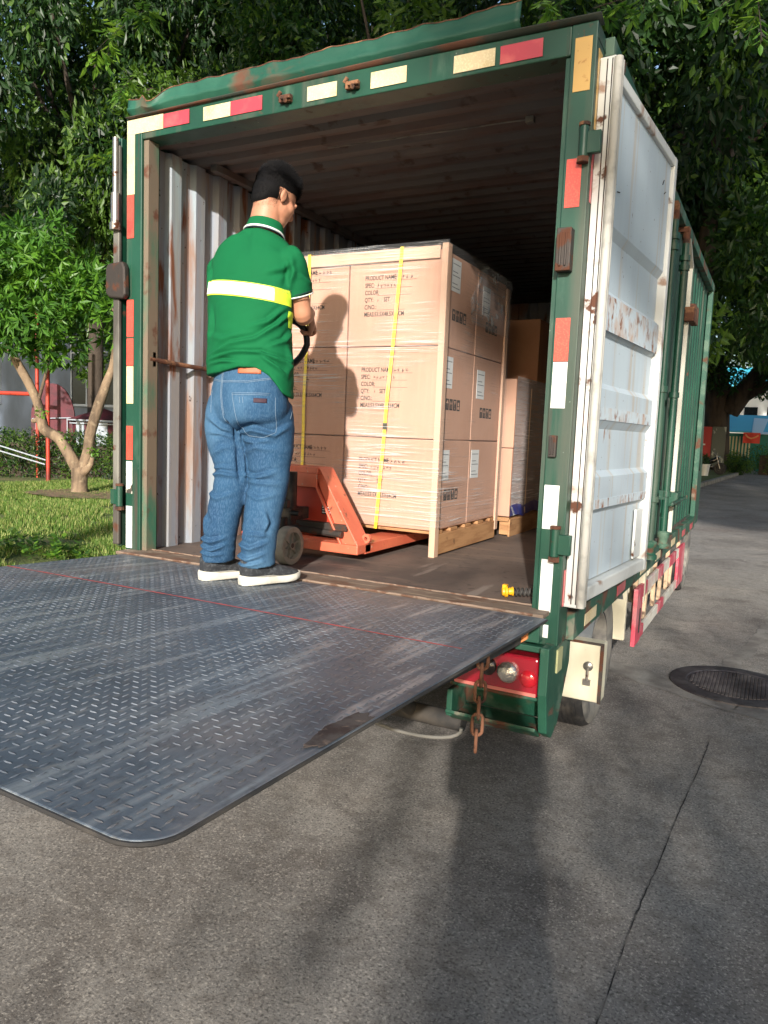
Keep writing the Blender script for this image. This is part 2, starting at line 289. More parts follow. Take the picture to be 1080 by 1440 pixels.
mPlate = M('chequer_plate_steel', srgb(96, 106, 116), .5, .2, layers=[
    dict(col=srgb(68, 80, 92), scale=1.3, lo=.42, hi=.62, amt=.8, detail=8), dict(col=srgb(138, 126, 120), scale=1.1, stretch=(1, .8, 1), lo=.52, hi=.66, amt=.7, detail=7, rough=.6),
    dict(col=srgb(150, 156, 160), scale=22, stretch=(1, .07, 1), lo=.55, hi=.64, amt=.7, rot=(0, 0, .5), rough=.35), dict(col=srgb(150, 156, 160), scale=18, stretch=(1, .06, 1), lo=.57, hi=.65, amt=.65, rot=(0, 0, -1.1), rough=.35),
    dict(col=srgb(58, 60, 64), scale=26, lo=.5, hi=.68, amt=.5, detail=10, rg=.7), dict(col=srgb(140, 138, 134), scale=70, stretch=(1, .25, 1), lo=.58, hi=.68, amt=.5, rot=(0, 0, 1.1)), dict(col=srgb(128, 122, 114), scale=40, lo=.62, hi=.7, amt=.5)], bump=(45, .35, .003), bump2=(5, .25, .008))
mLug = M('chequer_plate_lug', srgb(146, 151, 156), .34, .35, layers=[dict(col=srgb(84, 92, 100), scale=4, lo=.42, hi=.6, amt=.8, detail=8), dict(col=srgb(116, 106, 98), scale=1.1, lo=.52, hi=.66, amt=.6)])
mPlateRust = M('rusted_plate_edge', srgb(84, 74, 68), .85, layers=[dict(col=srgb(60, 44, 38), scale=14, lo=.5, hi=.6, detail=8), dict(col=srgb(132, 112, 96), scale=20, lo=.58, hi=.66)], bump=(60, .4, .003))
mRedPaint = M('red_line_paint', srgb(190, 84, 82), .7, layers=[dict(col=srgb(120, 90, 88), scale=20, lo=.52, hi=.66, amt=.7)])
mCream = M('cream_paint', srgb(206, 200, 176), .55, layers=[dict(col=srgb(168, 158, 132), scale=4, stretch=(1, 1, .4), lo=.5, hi=.7, amt=.6), dict(col=RUST, scale=15, lo=.66, hi=.7)])
mRedDull = M('red_guard_paint', srgb(188, 66, 84), .55, layers=[dict(col=srgb(206, 150, 150), scale=7, lo=.5, hi=.64, amt=.6), dict(col=srgb(150, 120, 110), scale=16, lo=.58, hi=.66, amt=.5)])
mWhiteDull = M('white_guard_paint', srgb(206, 202, 190), .6, layers=[dict(col=srgb(170, 150, 130), scale=7, lo=.5, hi=.64, amt=.6), dict(col=srgb(212, 150, 150), scale=3, lo=.58, hi=.7, amt=.6)])
mLampRed = M('red_lamp_plastic', srgb(150, 24, 40), .18, layers=[dict(col=srgb(110, 20, 28), scale=9, lo=.5, hi=.65, amt=.5)], coat=.8)
mLampClr = M('clear_lamp_lens', srgb(232, 228, 222), .16, .85, bump=(70, .8, .006), coat=1)
mLampDark = M('dark_lamp_lens', srgb(46, 40, 38), .15, coat=.9)
mGlass = M('dark_glass', srgb(22, 28, 32), .08, coat=.5)
mChrome = M('bare_steel', srgb(150, 146, 140), .35, .8, layers=[dict(col=RUST, scale=20, lo=.58, hi=.66, rough=.9)])
# ================================================================ truck
W = 2.04; H = 2.0; LY = 4.78
tk = thing('box_truck', 'green and white box truck with open rear door and lowered tail lift', 'truck', (1.02, 2.4, -Z0))
def profile(a, b, per=.18, depth=.026, f=.022):       # trapezoid corrugation along one axis: (position, inset)
    out = []; y = a
    while y < b:
        out += [(y, 0), (min(y+per/2-f, b), 0), (min(y+per/2, b), depth), (min(y+per-f, b), depth)]; y += per
    out.append((b, 0)); return out
# side walls: inner flats proud, recesses away from the cargo; sheet with real thickness
for side in (0, 1):
    x0 = 0 if side == 0 else W; sg = -1 if side == 0 else 1
    m_ = MB(); pr = profile(.012, LY)
    rows = [[(x0+sg*(.012+dd), y, z) for y, dd in pr] for z in (.0, 2.0)]
    m_.grid(rows)
    wl = m_.build('side_wall', [mWallIn, mGreen], tk, solid=.003, label='grey rust-streaked corrugated side wall inside the box' if side == 0 else 'dark corrugated right-hand side wall of the box')
    # outer skin, painted green
    m_ = MB(); m_.grid([[(x0+sg*(.055+dd*1.0), y, z) for y, dd in pr] for z in (0, 2.03)])
    m_.build('outer_panel', mGreen, tk, solid=.003)
# front wall, roof (corrugated across), floor
m_ = MB(); m_.grid([[(x, LY+dd, z) for x, dd in profile(-.05, W+.05, .2, .03)] for z in (0, 2.02)]); m_.build('front_wall', mWallIn, tk, solid=.004)
m_ = MB(); rp = profile(.1, LY, .139, .02, .03); m_.grid([[(x, y, H+.005+dd) for y, dd in rp] for x in (-.06, W+.06)]); m_.build('roof', mRoofIn, tk, solid=.004)
m_ = MB(); m_.box(-.1, W+.1, .0, LY+.05, 2.045, 2.06); m_.build('roof_skin', mGreen, tk)
fl = MB(); fl.box(-.05, W+.05, .0, LY, -.06, 0)
fl.build('cargo_floor', mFloor, tk)
m_ = MB(); m_.box(.06, .1, .4, LY, H-.03, H+.004); m_.box(W-.1, W-.06, .4, LY, H-.03, H+.004); m_.build('roof_rail', mRoofIn, tk)
# rusty rail along the left wall and a chain on the ceiling
m_ = MB(); m_.tube([(.012, .02, .965), (.014, .3, .955), (.02, .5, .95), (.014, 1.4, .955), (.012, 4.7, .96)], .012, 8); m_.box(.0, .02, .04, .06, .93, 1.0); m_.box(0, .02, .46, .5, .925, .985)
m_.build('tie_rail', mRust, tk, smooth=40)
m_ = MB(); pts = [(.78+.98*i/40, .40+.04*i/40, 1.992+.0012*math.sin(i*.4)) for i in range(41)]; m_.tube(pts, .0028, 6); m_.box(1.75, 1.785, .42, .45, 1.975, 2.0)
m_.build('ceiling_cord', mTyreSide, tk, smooth=40)
# rear frame
rf_ = MB()
rf_.box(-.112, -.012, -.01, .11, -.03, 2.115)                # left post
rf_.box(W+.006, W+.098, -.01, .11, -.13, 2.10)               # right post
rf_.prism([(-.012, -.008, H), (W+.006, -.008, H), (W+.006, -.008, 2.10), (-.012, -.008, 2.115)], (0, .11, 0))
frame = rf_.build('rear_frame', mGreen, tk, bevel=.004)
m_ = MB(); m_.box(-.011, .02, .004, .07, 0, H-.002); m_.build('inner_jamb', M('rusty_jamb', srgb(112, 100, 84), .8, layers=[dict(col=srgb(52, 104, 82), scale=4, stretch=(1, 1, .4), lo=.5, hi=.6), dict(col=RUST, scale=8, lo=.58, hi=.66)]), frame)
m_ = MB(); m_.box(W-.012, W+.005, .004, .05, 0, H-.002); m_.build('inner_jamb', mGreen, frame)
def tape(x0, x1, z0, z1, mat, y=-.0125, z0b=None, z1b=None):
    m_ = MB(); m_.prism([(x0, y, z0), (x1, y, z0 if z0b is None else z0b), (x1, y, z1 if z1b is None else z1b), (x0, y, z1)], (0, .0015, 0)); m_.build('reflective_strip', mat, frame, bevel=0)
tape(-.106, -.056, 1.75, 1.975, mTapeY); tape(-.106, .125, 2.028, 2.095, mTapeY, z1b=2.095); tape(-.106, -.056, 1.9755, 2.0275, mTapeY)
tape(-.106, -.06, 1.545, 1.748, mTapeR); tape(-.106, -.06, 1.07, 1.25, mTapeR)
for z0, z1, mt_ in [(.94, 1.08-.14, None)]: pass
tape(-.106, -.06, .93, 1.062, mTapeR); tape(-.106, -.06, .742, .926, mTapeY); tape(-.106, -.062, .46, .63, mTapeR); tape(-.106, -.064, .29, .452, mTapeT); tape(-.106, -.064, .01, .225, mTapeW)
tape(.127, .285, 2.03, 2.092, mTapeP)
tape(.37, .525, 2.025, 2.085, mTapeY); tape(.527, .70, 2.025, 2.085, mTapeP); tape(.935, 1.08, 2.02, 2.078, mTapeY); tape(1.24, 1.40, 2.02, 2.082, mTapeY)
tape(1.60, 1.765, 2.015, 2.078, mTapeY); tape(1.785, 1.945, 2.015, 2.078, mTapeP)
tape(2.062, 2.122, 1.872, 2.052, mTapeA); tape(2.058, 2.112, 1.478, 1.645, mTapeR); tape(2.055, 2.108, .935, 1.09, mTapeR); tape(2.055, 2.108, .765, .932, mTapeW)
tape(2.052, 2.108, .315, .48, mTapeW); tape(2.058, 2.104, 0.0, .2, mTapeW); tape(2.045, 2.1, -.1, -.05, mTapeW)
for z0, z1, mt_ in [(1.75, 2.02, mTapeA), (1.5, 1.745, mTapeP), (.02, .16, mTapeP)]:
    m_ = MB(); m_.box(W+.0985, W+.1, .02, .075, z0, z1); m_.build('reflective_strip', mt_, frame)
m_ = MB(); m_.box(2.10, 2.137, .115, .13, -.13, 2.09); m_.build('door_gasket', mUnder, frame)
# lock keepers on the posts and header
def keeper(cx, cz, hx, hz, dpt=.035):
    m_ = MB(); m_.box(cx-hx, cx+hx, -.01-dpt, -.009, cz-hz, cz+hz); m_.box(cx-hx*.55, cx-hx*.2, -.016-dpt, -.008-dpt, cz-hz*.8, cz+hz*.8); m_.box(cx+hx*.2, cx+hx*.5, -.016-dpt, -.008-dpt, cz-hz*.8, cz+hz*.8)
    m_.build('lock_keeper', mDarkIron, frame, bevel=.007, seg=3)
keeper(2.076, 1.355-.03, .027, .075, .045); keeper(2.075, .625, .014, .04, .02)
for cx in (.83, 1.16):
    m_ = MB(); m_.box(cx-.03, cx+.03, -.03, -.009, 2.03, 2.06); m_.cyl((cx-.036, -.028, 2.055), (cx-.02, -.028, 2.075), .009, 8); m_.cyl((cx+.01, -.04, 2.03), (cx+.01, -.01, 2.05), .011, 8); m_.box(cx-.012, cx+.036, -.045, -.03, 2.036, 2.05)
    m_.build('bolted_bracket', mRust, frame, bevel=.003)
# bent metal sheet along the top of the opening
mSheet = M('bent_sheet_paint', srgb(28, 76, 60), .5, layers=[dict(col=RUST, scale=2.2, stretch=(1, 1, 3), lo=.6, hi=.7, detail=8, rough=.9, dist=.6, amt=.7), dict(col=RUST, scale=3.5, lo=.62, hi=.7, detail=8, rough=.9), dict(col=srgb(60, 118, 96), scale=3, lo=.5, hi=.7, amt=.4)], bump=(9, .4, .01))
rows = []
for i in range(81):
    x = -.1+1.955*i/80; dent = math.exp(-((x-.06)/.05)**2); wob = mnoise.noise(Vector((x*3, 0, 1)))*.012
    hi = 2.205+.006*x+wob-.055*dent+.01*mnoise.noise(Vector((x*14, 3, 1))); lo = 2.108
    if x < -.02: hi -= .02
    rows.append([(x, .01-.02*t-.012*math.sin(t*3.1)-(.010 if .3 < t < .5 else 0)-.03*dent*t+.004*mnoise.noise(Vector((x*9, t*3, 7))), lo+(hi-lo)*t) for t in (0, .2, .34, .42, .55, .8, .93, 1)])
m_ = MB(); m_.grid(rows); sheet = m_.build('bent_roof_edge', mSheet, tk, smooth=60, solid=.003)
m_ = MB(); m_.tube([(r[-1][0], r[-1][1], r[-1][2]) for r in rows], .0035, 6); m_.build('torn_edge', mRust, sheet)
rows = [[(x, .03-.06*t, 2.10+.02*t*(1-.5*abs(x-1.6))) for t in (0, .5, 1)] for x in [-.1+2.25*i/40 for i in range(41)]]
m_ = MB(); m_.grid(rows); m_.build('roof_lip', M('dark_stained_lip', srgb(52, 58, 50), .7, layers=[dict(col=RUST, scale=5, lo=.48, hi=.6, detail=8)]), tk, smooth=60, solid=.004)
# hinges
def hinge(z, sgn, x):
    h = MB(); h.cyl((x, -.028, z-.05), (x, -.028, z+.055), .017, 14); h.box(min(x, x+sgn*.06), max(x, x+sgn*.06), -.035, -.012, z-.04, z+.035)
    ho = h.build('door_hinge', mGreen, frame, bevel=.003, smooth=40)
    h = MB(); h.cyl((x, -.028, z-.068), (x, -.028, z-.05), .023, 6); h.build('pin_nut', mRust, ho); h = MB(); h.cyl((x, -.028, z+.055), (x, -.028, z+.066), .02, 14); h.build('pin_head', mRust, ho)
hinge(1.69, 1, 2.118); hinge(.265, 1, 2.108); hinge(.27, -1, -.135)
# ---------------------------------------------------------------- open right door
A = Vector((2.152, .045, 0)); B = Vector((2.24, 1.165, 0)); du = (B-A).normalized(); dn = Vector((du.y, -du.x, 0))   # dn: towards the viewer's side
def DP(u, n, z): return A+du*u+dn*n+Vector((0, 0, z))
DL = (B-A).length
def dbox(m, u0, u1, n0, n1, z0, z1): m.prism([DP(u0, n0, z0), DP(u1, n0, z0), DP(u1, n1, z0), DP(u0, n1, z0)], (0, 0, z1-z0))
pn = []; seq = [(1.955, 0), (1.47, 0), (1.435, -.022), (1.24, -.022), (1.215, 0), (1.10, 0), (1.065, -.022), (.88, -.022), (.855, 0), (.735, 0), (.70, -.022), (.53, -.022), (.505, 0), (.39, 0), (.355, -.022), (.08, -.022)]
m_ = MB(); m_.grid([[DP(u, .012+n, z) for u in (.05, DL*.5, DL-.05)] for z, n in seq])
door = m_.build('rear_door', mWhiteDoor, tk, solid=.003, label='open white inside of the rear door with rusty ribs')
m_ = MB(); dbox(m_, .0, .055, -.035, .045, .015, 2.0); dbox(m_, DL-.048, DL, -.035, .032, .015, 2.0); dbox(m_, .056, DL-.049, -.035, .031, 1.955, 1.998); dbox(m_, .056, DL-.049, -.035, .031, .017, .075)
m_.build('door_frame', mDoorFrame, door, bevel=.006)
m_ = MB()
for u, r in ((.004, .016), (.035, .012)): m_.tube([DP(u, .05, .02), DP(u, .052, 1.99)], r, 10)
m_.build('door_seal', mRubber, door, smooth=50)
m_ = MB()
for n_ in (-.015, .012, .03): dbox(m_, -.0015, -.0002, n_, n_+.004, .03, 1.99)
m_.build('edge_groove', mDarkIron, door)
for a in ((.07, .16, .0, .012, .1, .34), (DL-.2, DL-.07, 0, .012, .09, .33)): m_ = MB(); dbox(m_, *a); m_.build('patch_plate', mDoorFrame, door, bevel=.003)
for z0, z1 in ((1.08, 1.215), (.735, .785), (.378, .415)):
    m_ = MB(); dbox(m_, .06, DL-.066, .0135, .0155, z0, z1); m_.build('rusty_band', mRustBand, door)
m_ = MB(); dbox(m_, .05, DL-.05, -.05, -.037, .05, 1.96); m_.build('outer_skin', mGreen, door)
m_ = MB()
for (u, z, a) in ((.16, 1.66, 1.), (.15, 1.72, -.3), (.22, 1.6, .2), (DL-.2, 1.83, .9), (DL-.16, 1.8, .5)):
    m_.tube([DP(u, .017, z), DP(u+.03*math.cos(a), .017, z+.03*math.sin(a))], .0022, 5)
m_.build('scribbled_mark', mUnder, door)
# left door folded back along the other side: only its edge shows
m_ = MB(); m_.box(-.185, -.155, .0, 1.08, .01, 2.03); ld = m_.build('rear_door', mGreen, tk, bevel=.004, label='rear door folded flat against the far side')
m_ = MB(); m_.box(-.192, -.15, -.022, -.001, .02, 1.99); m_.build('door_edge', mDoorFrame if False else M('bare_door_edge', srgb(128, 126, 118), .6, .3, layers=[dict(col=srgb(84, 80, 74), scale=4, stretch=(1, 1, .3), lo=.45, hi=.6), dict(col=RUST, scale=8, lo=.6, hi=.66)]), ld, bevel=.006)
m_ = MB(); m_.cyl((-.165, -.03, 1.62), (-.165, -.03, 1.76), .022, 14); m_.cyl((-.165, -.03, 1.585), (-.165, -.03, 1.62), .028, 14); m_.cyl((-.165, -.03, 1.76), (-.165, -.03, 2.02), .014, 12); m_.build('lock_rod', mChrome, ld, smooth=40)
m_ = MB(); m_.prism([(-.215, -.05, 1.28), (-.215, -.05, 1.40), (-.2, -.05, 1.425), (-.1, -.05, 1.43), (-.085, -.05, 1.40), (-.08, -.05, 1.27), (-.1, -.05, 1.25), (-.19, -.05, 1.26)], (0, .035, 0))
m_.build('lock_box', mDarkIron, ld, bevel=.01, seg=3)
# ---------------------------------------------------------------- right outside: side doors, rods, beams
ox = W+.115
m_ = MB(); m_.box(ox-.03, ox+.012, .12, LY+.05, -.13, -.02); m_.box(ox-.03, ox+.014, .12, LY+.05, 2.035, 2.10); m_.box(ox-.03, ox+.012, LY-.04, LY+.05, -.02, 2.035)
sf = m_.build('side_frame', mGreenWorn, tk, bevel=.004)
m_ = MB(); m_.box(-.16, -.085, .12, LY+.05, -.13, -.02); m_.box(-.16, -.085, .12, LY+.05, 2.035, 2.10); m_.build('side_frame', mGreen, tk, bevel=.004)
for yy in (1.93, 2.5):
    m_ = MB(); m_.tube([(ox+.02, yy, -.04), (ox+.02, yy, 1.93)], .022, 14)
    for z in (1.82, 1.76, .95, .3): m_.cyl((ox+.02, yy, z), (ox+.02, yy, z+.035), .034, 14)
    m_.obox((ox+.02, yy+.06, .93), (0, 1, 0), (1, 0, 0), (0, 0, 1), .07, .012, .02); m_.box(ox-.02, ox+.02, yy-.03, yy+.03, .28, .34)
    ro = m_.build('lock_rod', mGreen, sf, smooth=40)
    m_ = MB(); m_.tube([(ox+.02, yy, 1.93), (ox+.02, yy, 2.02)], .023, 12); m_.box(ox-.03, ox+.035, yy-.025, yy+.025, 2.0, 2.03); m_.build('rusty_rod_end', mRust, ro, smooth=40)
    m_ = MB(); m_.lathe((ox+.022, yy, -.05), (0, 0, 1), [(.001, 0), (.045, .005), (.045, .03), (.032, .04), (.032, .07), (.04, .08), (.04, .11), (.024, .12)], 16); m_.build('cam_lock', mGreenWorn, ro, smooth=40)
m_ = MB(); m_.box(ox-.02, ox+.008, 3.08, 3.1, .0, 1.9); m_.obox((ox, 2.95, 1.97), (0, 1, -.5), (1, 0, 0), (0, .5, 1), .16, .012, .01); m_.build('side_door_seal', M('white_seal', srgb(186, 184, 172), .7), sf)
m_ = MB(); m_.box(ox-.02, ox+.05, 3.02, 3.18, 1.52, 1.62); m_.box(ox-.02, ox+.03, 3.25, 3.5, 1.55, 1.68); m_.build('side_latch', mRust, sf, bevel=.008)
m_ = MB(); m_.box(ox-.02, ox+.045, 2.95, 3.2, .2, .3); m_.tube([(ox+.06, 2.5, .25), (ox+.06, 3.3, .25)], .014, 8); m_.build('door_handle', mGreen, sf, bevel=.006)
for a in (.3, 1.0, 1.7, 2.3, 3.1, 3.8, 4.4):
    m_ = MB(); m_.box(ox+.0125, ox+.014, a, a+.22, -.11, -.06); m_.build('reflective_strip', mTapeY if int(a*10) % 2 else mTapeP, sf)
# ---------------------------------------------------------------- chassis, wheels, guards
m_ = MB(); m_.box(.5, .62, .1, 6.4, -.34, -.16); m_.box(1.42, 1.54, .1, 6.4, -.34, -.16)
for y in (.12, 1.0, 2.0, 3.0, 4.0, 4.7): m_.box(-.05, W+.09, y, y+.08, -.14, -.065)
m_.cyl((.1, 1.25, -.5), (1.95, 1.25, -.5), .07, 14); m_.lathe((1.02, 1.25, -.5), (0, 1, 0), [(.01, -.2), (.15, -.1), (.15, .1), (.01, .2)], 18)
m_.box(.62, 1.42, 2.2, 3.4, -.45, -.2)
m_.build('chassis', mUnder, tk)
TR = .38
tyre_prof = [(.23, -.10), (.30, -.115), (.345, -.112), (.372, -.095), (.38, -.08), (.38, .08), (.372, .095), (.345, .112), (.30, .115), (.23, .10)]
rim_prof = [(.235, .10), (.225, .105), (.215, .09), (.2, .03), (.15, .02), (.13, .05), (.09, .07), (.06, .075), (.001, .075)]
def wheel(x, y, sg):
    m_ = MB(); c = (x, y, -Z0+TR); ax = (sg, 0, 0)
    m_.lathe(c, ax, tyre_prof, 56); ty = m_.build('wheel', mRubberB, tk, smooth=45)
    m_ = MB()                                             # tread ribs and grooves
    for h in (-.065, -.04, -.014, .014, .04, .065):
        m_.lathe(c, ax, [(.378, h-.009), (.3845, h-.008), (.3845, h+.008), (.378, h+.009)], 56)
    m_.build('tread', mRubberB, ty, smooth=30)
    m_ = MB(); m_.lathe(c, ax, [(.24, .1035), (.300, .1185), (.343, .1155), (.36, .106)], 56); m_.build('sidewall', mTyreSide, ty, smooth=60)
    m_ = MB(); m_.lathe(c, ax, rim_prof, 40)
    for k in range(6):
        a = k*math.pi/3; m_.cyl((x+sg*.02, y+.105*math.cos(a), c[2]+.105*math.sin(a)), (x+sg*.055, y+.105*math.cos(a), c[2]+.105*math.sin(a)), .012, 6)
    m_.build('rim', mTyreSide, ty, smooth=40)
for x, y, sg in ((1.94, 1.27, 1), (.1, 1.27, -1), (1.94-.27, 1.27, 1), (.37, 1.27, -1), (1.93, 5.6, 1), (.11, 5.6, -1)): wheel(x, y, sg)
# mudguard over the wheel, cream bracket behind
m_ = MB(); rows = []
for k in range(15):
    a = math.radians(8+164*k/14); rows.append([(x, 1.27+.46*math.cos(a), -Z0+TR+.02+.43*math.sin(a)) for x in (1.74, 2.09)])
m_.grid(rows); m_.build('mudguard', M('grey_mudguard', srgb(92, 96, 98), .7, layers=[dict(col=srgb(150, 146, 136), scale=5, lo=.45, hi=.65, amt=.7)]), tk, smooth=60, solid=.006)
m_ = MB(); m_.box(1.86, 2.11, 1.66, 1.70, -.5, -.14); m_.build('wheel_arch_plate', mCream, tk, bevel=.006)
m_ = MB(); m_.box(1.90, 2.15, 2.05, 2.1, -.35, -.14); m_.box(2.0, 2.1, 2.6, 2.9, -.4, -.14); m_.build('hanger_plate', mCream, tk, bevel=.01)
m_ = MB(); m_.box(1.86, 2.195, .6, .70, -.53, -.26); tb = m_.build('tool_box', mCream, tk, bevel=.006)
m_ = MB(); m_.box(1.86, 2.2, .595, .6-.0005, -.263, -.252); m_.box(2.185, 2.2, .592, .5995, -.53, -.264); m_.build('box_rim', mDarkIron, tb)
m_ = MB(); m_.lathe((2.135, .6, -.365), (0, -1, 0), [(.022, 0), (.022, .006), (.014, .012), (.001, .013)], 18); m_.cyl((2.135, .588, -.37), (2.135, .588, -.43), .006, 8); m_.box(2.118, 2.15, .585, .597, -.452, -.425); m_.build('latch', mChrome, tb, smooth=40)
# side guard: painted frame with rails, posts and diagonal braces
gx = 2.125
def gpost(y0, y1, z0, z1): return [(gx, y0, z0), (gx, y1, z0), (gx, y1, z1), (gx, y0, z1)]
sg_ = MB()
m_ = MB(); m_.prism(gpost(1.86, 4.3, -.3, -.22), (.02, 0, 0)); m_.prism(gpost(1.86, 4.3, -.56, -.49), (.02, 0, 0)); m_.prism(gpost(4.2, 4.3, -.49, -.3), (.02, 0, 0))
gd = m_.build('side_guard', mWhiteDull, tk, bevel=.004)
for a in ((1.80, 2.0, -.565, -.215, .026), (2.7, 2.95, -.302, -.218, .022), (2.0, 2.2, -.302, -.218, .0225), (3.3, 3.7, -.302, -.218, .0225), (2.0, 2.15, -.562, -.488, .022), (2.8, 3.1, -.562, -.488, .022), (3.9, 4.31, -.562, -.218, .0225)):
    m_ = MB(); m_.prism(gpost(*a[:4]), (a[4], 0, 0)); m_.build('red_section', mRedDull, gd, bevel=.004)
pass
m_ = MB(); m_.box(gx+.0265, gx+.03, 1.9, 1.93, -.5, -.35); m_.build('slot', mUnder, gd)
mBrace = (M('dirty_brace', srgb(190, 164, 134), .7, layers=[dict(col=srgb(90, 70, 56), scale=12, lo=.5, hi=.6)]))
for y in (2.35, 3.05, 3.65): m_ = MB(); m_.obox((gx-.01, y, -.39), (0, .25, .9), (1, 0, 0), (0, 0.9, -.25), .12, .012, .025); m_.build('brace', mBrace, gd)
for y in (1.95, 2.75, 3.45, 4.15): m_ = MB(); m_.box(gx-.03, gx-.003, y, y+.03, -.5, -.12); m_.build('hanger', mBrace, gd)
# rear bumper corner, lamp cluster
def corner(sx, name='bumper'):
    X = lambda x: x if sx > 0 else 2.04-x
    b = MB()
    prof = [(-.09, -.12), (-.09, -.30), (-.05, -.46), (.02, -.5), (.1, -.47), (.24, -.25), (.24, -.12)]
    b.prism([(X(2.095), y, z) for y, z in prof], (.035*sx, 0, 0))
    b.prism([(X(1.72), y, z) for y, z in [(-.07, -.44), (-.07, -.455), (.0, -.5), (.14, -.49), (.14, -.475), (.0, -.48)]], (.37*sx, 0, 0))      # bottom shelf
    b.prism([(X(1.72), y, z) for y, z in [(.06, -.34), (.14, -.475), (.15, -.475), (.08, -.34)]], (.37*sx, 0, 0))
    b.prism([(X(1.72), y, z) for y, z in [(-.03, -.335), (-.03, -.35), (.1, -.35), (.1, -.335)]], (.37*sx, 0, 0))
    b.box(min(X(1.72), X(1.745)), max(X(1.72), X(1.745)), -.06, .1, -.47, -.36)
    b.prism([(X(1.83), .1, -.13), (X(2.09), .1, -.13), (X(2.09), .1, -.34), (X(1.83), .1, -.34)], (0, .02, 0))
    b.box(min(X(1.98), X(2.094)), max(X(1.98), X(2.094)), -.03, .09, -.16, -.135)
    bo = b.build(name, mGreenWorn, tk, bevel=.006)
    l = MB(); l.box(min(X(1.74), X(2.085)), max(X(1.74), X(2.085)), -.055, .04, -.33, -.175); lo = l.build('tail_lamp', mLampRed, tk, bevel=.012, seg=3)
    l = MB(); l.lathe((X(1.968), -.055, -.245), (0, -1, 0), [(.043, 0), (.043, .012), (.038, .02), (.03, .028), (.001, .032)], 28); l.build('reversing_lens', mLampClr, lo, smooth=50)
    l = MB(); l.lathe((X(1.885), -.055, -.235), (0, -1, 0), [(.036, 0), (.036, .012), (.032, .018), (.001, .024)], 28); l.build('dark_lens', mLampDark, lo, smooth=50)
    l = MB(); l.lathe((X(2.047), -.055, -.26), (0, -1, 0), [(.034, 0), (.032, .004), (.02, .010), (.001, .012)], 28); l.build('brake_lens', M('bright_red_lens', srgb(180, 30, 42), .12, coat=1), lo, smooth=50)
    l = MB(); l.box(min(X(1.75), X(2.08)), max(X(1.75), X(2.08)), -.0575, -.0555, -.325, -.312); l.build('lamp_trim', M('pink_trim', srgb(206, 120, 110), .5), lo)
corner(1); corner(-1)
m_ = MB(); m_.prism([(1.98, -.06, -.115), (2.04, -.075, -.06), (2.04, -.075, -.1), (2.0, -.07, -.13)], (0, .012, 0)); m_.box(1.86, 1.93, -.09, -.08, -.15, -.13); m_.build('amber_marker', M('orange_plastic', srgb(214, 136, 84), .5), tk)
m_ = MB(); m_.box(2.109, 2.137, .02, .09, -.24, -.15); m_.build('side_marker', M('pale_olive_tape', srgb(176, 176, 130), .5), tk)
# hinge beam under the sill, cylinders and arms of the tail lift
m_ = MB(); m_.box(-.06, W+.04, -.06, .11, -.115, -.012); m_.build('sill_beam', mGreenWorn, tk, bevel=.004)
m_ = MB(); m_.box(-.09, W+.06, -.095, .07, -.012, .004); m_.build('sill_plate', mSill, tk, bevel=.002)
m_ = MB(); m_.tube([(-.07+2.13*i/60, -.098-.003*math.sin(i*2.1), .001) for i in range(61)], .005, 7); m_.tube([(-.05+2.1*i/60, .045+.003*math.sin(i*1.7), .003) for i in range(61)], .006, 6)
m_.build('weld_bead', M('pale_weld', srgb(134, 114, 98), .8, layers=[dict(col=srgb(100, 72, 56), scale=20, lo=.5, hi=.6)]), tk, smooth=50)
TAN = math.tan(math.radians(2.6))
def dz(y): return -(y+.1)*TAN
def rrect(x0, x1, y0, y1, r, n=7):
    out = [(x0, y1), (x0, y0)] if False else []
    out += [(x1, y1)]
    for k in range(n+1): a = -k*math.pi/2/n; out.append((x1-r+r*math.cos(a), y0+r+r*math.sin(a)))
    for k in range(n+1): a = -math.pi/2-k*math.pi/2/n; out.append((x0+r+r*math.cos(a), y0+r+r*math.sin(a)))
    out += [(x0, y1)]
    return out
ol = [(x, y+(max(0, 2.0-x)*.045 if y < -1.5 else 0)) for x, y in rrect(-.03, 2.118, -2.07, -.105, .07)]
m_ = MB(); m_.prism([(x, y, dz(y)-.004-.010) for x, y in ol], (0, 0, .010)); deck = m_.build('tail_lift_platform', mPlate, tk, bevel=.003, label='lowered chequer plate tail lift platform')
m_ = MB()
for x in (.08, .7, 1.35, 1.98): m_.prism([(x, -.12, dz(-.12)-.027), (x, -1.9, dz(-1.9)-.027), (x, -1.9, dz(-1.9)-.06), (x, -.12, dz(-.12)-.11)], (.05, 0, 0))
m_.prism([(.08, -1.9, dz(-1.9)-.027), (2.0, -1.9, dz(-1.9)-.027), (2.0, -1.9, dz(-1.9)-.06), (.08, -1.9, dz(-1.9)-.06)], (0, .04, 0)); m_.build('under_beam', mUnder, deck)
m_ = MB()
for x in (.55, 1.5): m_.tube([(x, .1, -.55), (x, -.5, -.13)], .03, 12); m_.prism([(x-.1, .1, -.3), (x-.1, -.25, -.12), (x-.1, -.25, -.2), (x-.1, .1, -.42)], (.04, 0, 0))
m_.cyl((.3, .1, -.55), (1.74, .1, -.55), .04, 12); m_.build('lift_arm', mUnder, tk, smooth=40)
